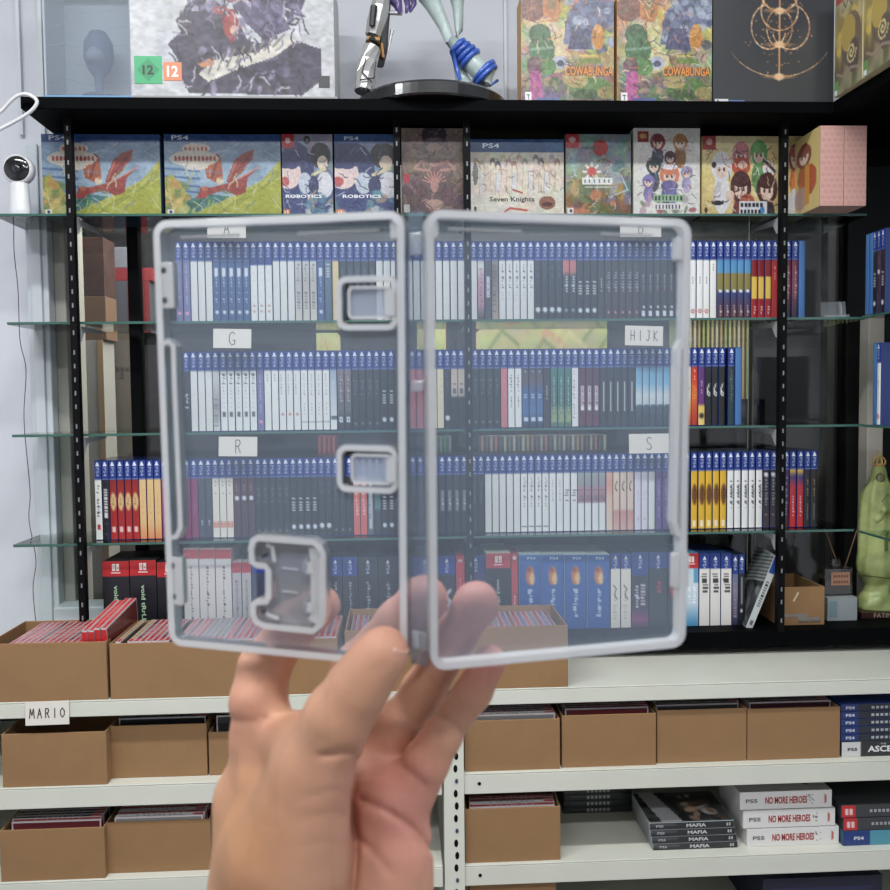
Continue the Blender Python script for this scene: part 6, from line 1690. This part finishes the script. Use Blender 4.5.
def chain(js, k=.004):
    r_ = None
    for a_, b_ in zip(js[:-1], js[1:]):
        d = rcone(Pt, Q(*a_[:3]), Q(*b_[:3]), a_[3]/1000, b_[3]/1000)
        r_ = d if r_ is None else smin(r_, d, k)
    return r_
def spost(Pt, px, py, Y, r): return np.linalg.norm(Pt - Q(px, py, Y), axis=1) - r/1000
fd = {}
for k, js in FING.items():
    fd[k] = chain(js)
# soft pads on the finger segments
fd['index'] = smin(fd['index'], spost(Pt, 256, 702, .374, 11.2), .006)
fd['middle'] = smin(fd['middle'], spost(Pt, 422, 602, .364, 9.3), .005)
fd['ring'] = smin(fd['ring'], spost(Pt, 475, 607, .366, 8.6), .005)
fd['ring'] = smin(fd['ring'], spost(Pt, 400, 728, .387, 10.4), .006)
fd['pinky'] = smin(fd['pinky'], spost(Pt, 425, 762, .368, 8.8), .006)
fing = None
for k in fd:
    fing = fd[k] if fing is None else smin(fing, fd[k], .0016)
body = smin(palm, fing, .007)
thumb = chain(THUMB, .005)
thumb = smin(thumb, spost(Pt, 383, 653, .3272, 8.3), .005)
body = smin(body, thumb, .008)
# the mounds under the fingers and the hollow of the palm
body = smin(body, spost(Pt, 388, 800, .372, 14), .008)
body = smin(body, spost(Pt, 345, 782, .380, 11), .008)
# creases carved where the photograph shows them (projected on the surface facing the holder)
V = Pt - np.array(CAM); f_ = np.array(fwd); dd = V @ f_
PX = 445 + F*(V @ np.array(right))/dd; PY = 445 - F*(V @ np.array(up))/dd
def crease(pts, wpx, depth, ymax):
    global body
    m_ = np.full(len(Pt), 1e9)
    for (x1, y1), (x2, y2) in zip(pts[:-1], pts[1:]):
        L2 = (x2-x1)**2+(y2-y1)**2
        t_ = np.clip(((PX-x1)*(x2-x1)+(PY-y1)*(y2-y1))/L2, 0, 1)
        m_ = np.minimum(m_, np.hypot(PX-x1-t_*(x2-x1), PY-y1-t_*(y2-y1)))
    body = body + depth/1000*np.exp(-(m_/wpx)**2)*(Pt[:, 1] < ymax)
crease([(362,800),(385,810),(410,826),(432,850)], 3.2, 2.2, .385)
crease([(358,838),(372,850),(392,874)], 3.2, 1.2, .385)
crease([(352,752),(342,752),(322,756)], 3.0, 1.8, .345)
crease([(357,760),(352,800),(356,850),(352,900)], 4.0, 2.6, .372)
crease([(236,656),(258,654),(276,668)], 3.0, 1.8, .376)
crease([(232,720),(252,722),(268,718)], 3.2, 1.0, .375)
crease([(372,672),(385,664)], 2.6, .6, .335)
crease([(430,712),(450,722),(462,734)], 2.8, 1.2, .376)
crease([(455,676),(470,688),(480,698)], 2.4, .8, .372)
crease([(392,704),(410,720),(424,728)], 2.6, 1.0, .38)
crease([(405,768),(425,785)], 2.8, 1.2, .38)
crease([(300,800),(330,790),(352,792)], 2.2, .5, .36); crease([(296,822),(330,812),(354,818)], 2.2, .45, .36); crease([(290,850),(325,842),(350,848)], 2.4, .4, .36)
for k in range(5): crease([(318+k*4,742+k*3),(352+k*2,728+k*5)], 1.6, .35, .34)
fld = body.reshape(nx, ny, nz).copy(); fld[:, :, :2] = np.maximum(fld[:, :, :2], step*.5)
def surface_nets(f, mn, st):
    s = f < 0
    c = np.zeros((nx-1, ny-1, nz-1), int)
    for dx in (0,1):
        for dy in (0,1):
            for dz in (0,1): c += s[dx:nx-1+dx, dy:ny-1+dy, dz:nz-1+dz]
    act = (c > 0) & (c < 8)
    idx = -np.ones(act.shape, int); cells = np.argwhere(act); idx[act] = np.arange(len(cells))
    acc = np.zeros((len(cells), 3)); cnt = np.zeros(len(cells))
    cor = [(0,0,0),(1,0,0),(0,1,0),(1,1,0),(0,0,1),(1,0,1),(0,1,1),(1,1,1)]
    for a_ in range(8):
        for b_ in range(a_+1, 8):
            A, B = np.array(cor[a_]), np.array(cor[b_])
            if np.abs(A-B).sum() != 1: continue
            fa = f[tuple((cells+A).T)]; fb = f[tuple((cells+B).T)]
            x_ = (fa < 0) != (fb < 0)
            t_ = np.where(x_, fa/np.where(x_, fa-fb, 1), 0)
            acc[x_] += (A + t_[:, None]*(B-A))[x_]; cnt[x_] += 1
    vs = (cells + acc/cnt[:, None])*st + mn
    fs = []
    for ax in range(3):
        o1, o2 = [(1,2),(2,0),(0,1)][ax]
        sl = [slice(1, n_-1) for n_ in (nx, ny, nz)]; e0 = [slice(1,None)]*3
        a0 = s; sh = np.roll(s, -1, ax)
        cr = np.argwhere((a0 != sh))
        cr = cr[(cr[:,0] > 0) & (cr[:,1] > 0) & (cr[:,2] > 0) & (cr[:,0] < nx-1) & (cr[:,1] < ny-1) & (cr[:,2] < nz-1)]
        d1 = np.zeros(3, int); d1[o1] = 1; d2 = np.zeros(3, int); d2[o2] = 1
        q = [idx[tuple((cr - x_).T)] for x_ in (0*d1, d1, d1+d2, d2)]
        ok = np.all([x_ >= 0 for x_ in q], 0)
        flip = a0[tuple(cr.T)]
        for i in np.nonzero(ok)[0]:
            f4 = (q[0][i], q[1][i], q[2][i], q[3][i])
            fs.append(f4 if flip[i] else f4[::-1])
    return vs, fs
hv, hf = surface_nets(fld, mn, step)
par = list(range(len(hv)))
def find(i):
    while par[i] != i: par[i] = par[par[i]]; i = par[i]
    return i
for f4 in hf:
    r0 = find(f4[0])
    for q_ in f4[1:]:
        r1 = find(q_)
        if r1 != r0: par[r1] = r0
roots = np.array([find(i) for i in range(len(hv))]); big = np.bincount(roots).argmax()
keep = roots == big; remap = np.cumsum(keep)-1
hf = [tuple(int(remap[i]) for i in f4) for f4 in hf if keep[f4[0]]]; hv = hv[keep]
# natural skin colour: pinker palm side and fingertips, tanner towards the thumb edge
Vv = hv - np.array(CAM); dd = Vv @ f_
px_ = 445 + F*(Vv @ np.array(right))/dd; py_ = 445 - F*(Vv @ np.array(up))/dd
base = np.array([200, 146, 114.]); pink = np.array([206, 134, 116.]); tan_ = np.array([182, 128, 88.])
def blob(x, y, rx, ry): return np.exp(-(((px_-x)/rx)**2 + ((py_-y)/ry)**2))
col = np.tile(base, (len(hv), 1))
wp = np.clip(blob(430,600,45,50)+blob(480,610,40,50)+blob(300,610,60,40)+blob(395,790,60,60)*.8+blob(488,660,30,30)+blob(240,720,34,50)*.5+blob(400,850,50,80)*.5, 0, 1)[:, None]
col = col*(1-wp) + pink*wp
wt = np.clip(blob(255,830,36,90)*.9 + blob(225,860,30,80)*.6+blob(345,720,40,40)*.25, 0, 1)[:, None]
col = col*(1-wt) + tan_*wt
nz_ = rng.rand(14, 14, 14)
gi = ((hv - hv.min(0))/(np.ptp(hv, axis=0)+1e-6)*12.9); g0 = gi.astype(int)
col *= (1 + .05*(nz_[tuple(g0.T)]-.5))[:, None]
t_hand = None
b = MB()
lc = np.array([lin(c) for c in np.clip(col, 0, 255)])
b.add(hv.tolist(), [tuple(int(i) for i in f4) for f4 in hf], print_mat('skin', rough=.52, coat=.0, sss=.12, bump=.12, bscale=500, spec=.35), lc)
o = b.obj('hand', smooth=True)
sm = o.modifiers.new('smooth', 'SMOOTH'); sm.factor = .6; sm.iterations = 6
tag(o, 'left hand with palm to the viewer, thumb and fingers pinching the clear case', 'hand')
# thumbnail
b = MB()
c = Q(383, 641, .3262); 
vs = []; fs = []; R_n = 8.5/1000
ax = Q(384, 650, .3272); dirv = (Q(380,649,.3265)-Q(357,680,.330)); dirv /= np.linalg.norm(dirv)
view = np.array(CAM)-ax; view /= np.linalg.norm(view)
side = np.cross(dirv, view); side /= np.linalg.norm(side); outn = np.cross(side, dirv)
outn = outn*.55 + side*.83; outn /= np.linalg.norm(outn); side2 = np.cross(dirv, outn)
for j in range(9):
    for i in range(9):
        a_ = (i/8-.5)*1.25; l_ = (j/8-.5)*.011
        k_ = 1 - .35*abs(j/8-.5)**3*8*.1
        p_ = ax + dirv*(l_+.001) + (outn*math.cos(a_) + side2*math.sin(a_))*(R_n-.00035 - .0012*max(0, (j/8-.5))**1)
        vs.append(tuple(p_))
for j in range(8):
    for i in range(8): fs.append((j*9+i, j*9+i+1, (j+1)*9+i+1, (j+1)*9+i))
b.add(vs, fs, mat('nail', (214,160,140), .3, coat=.3)); n_ = b.obj('thumbnail', o, smooth=True)
so = n_.modifiers.new('solid', 'SOLIDIFY'); so.thickness = .0005
# ------------------------------------------------------------------ world and view
w = bpy.data.worlds.new('world'); scene.world = w; w.use_nodes = True
w.node_tree.nodes['Background'].inputs[0].default_value = (0.8, 0.85, 0.9, 1); w.node_tree.nodes['Background'].inputs[1].default_value = 0.3
vs_ = scene.view_settings
vs_.view_transform = 'Standard'; vs_.look = 'None'; vs_.gamma = 1; vs_.exposure = -0.08; vs_.use_curve_mapping = False
scene.cycles.use_denoising = True
scene.cycles.transparent_max_bounces = 24
scene.cycles.max_bounces = 10
scene.cycles.sample_clamp_indirect = 4
bpy.context.view_layer.update()
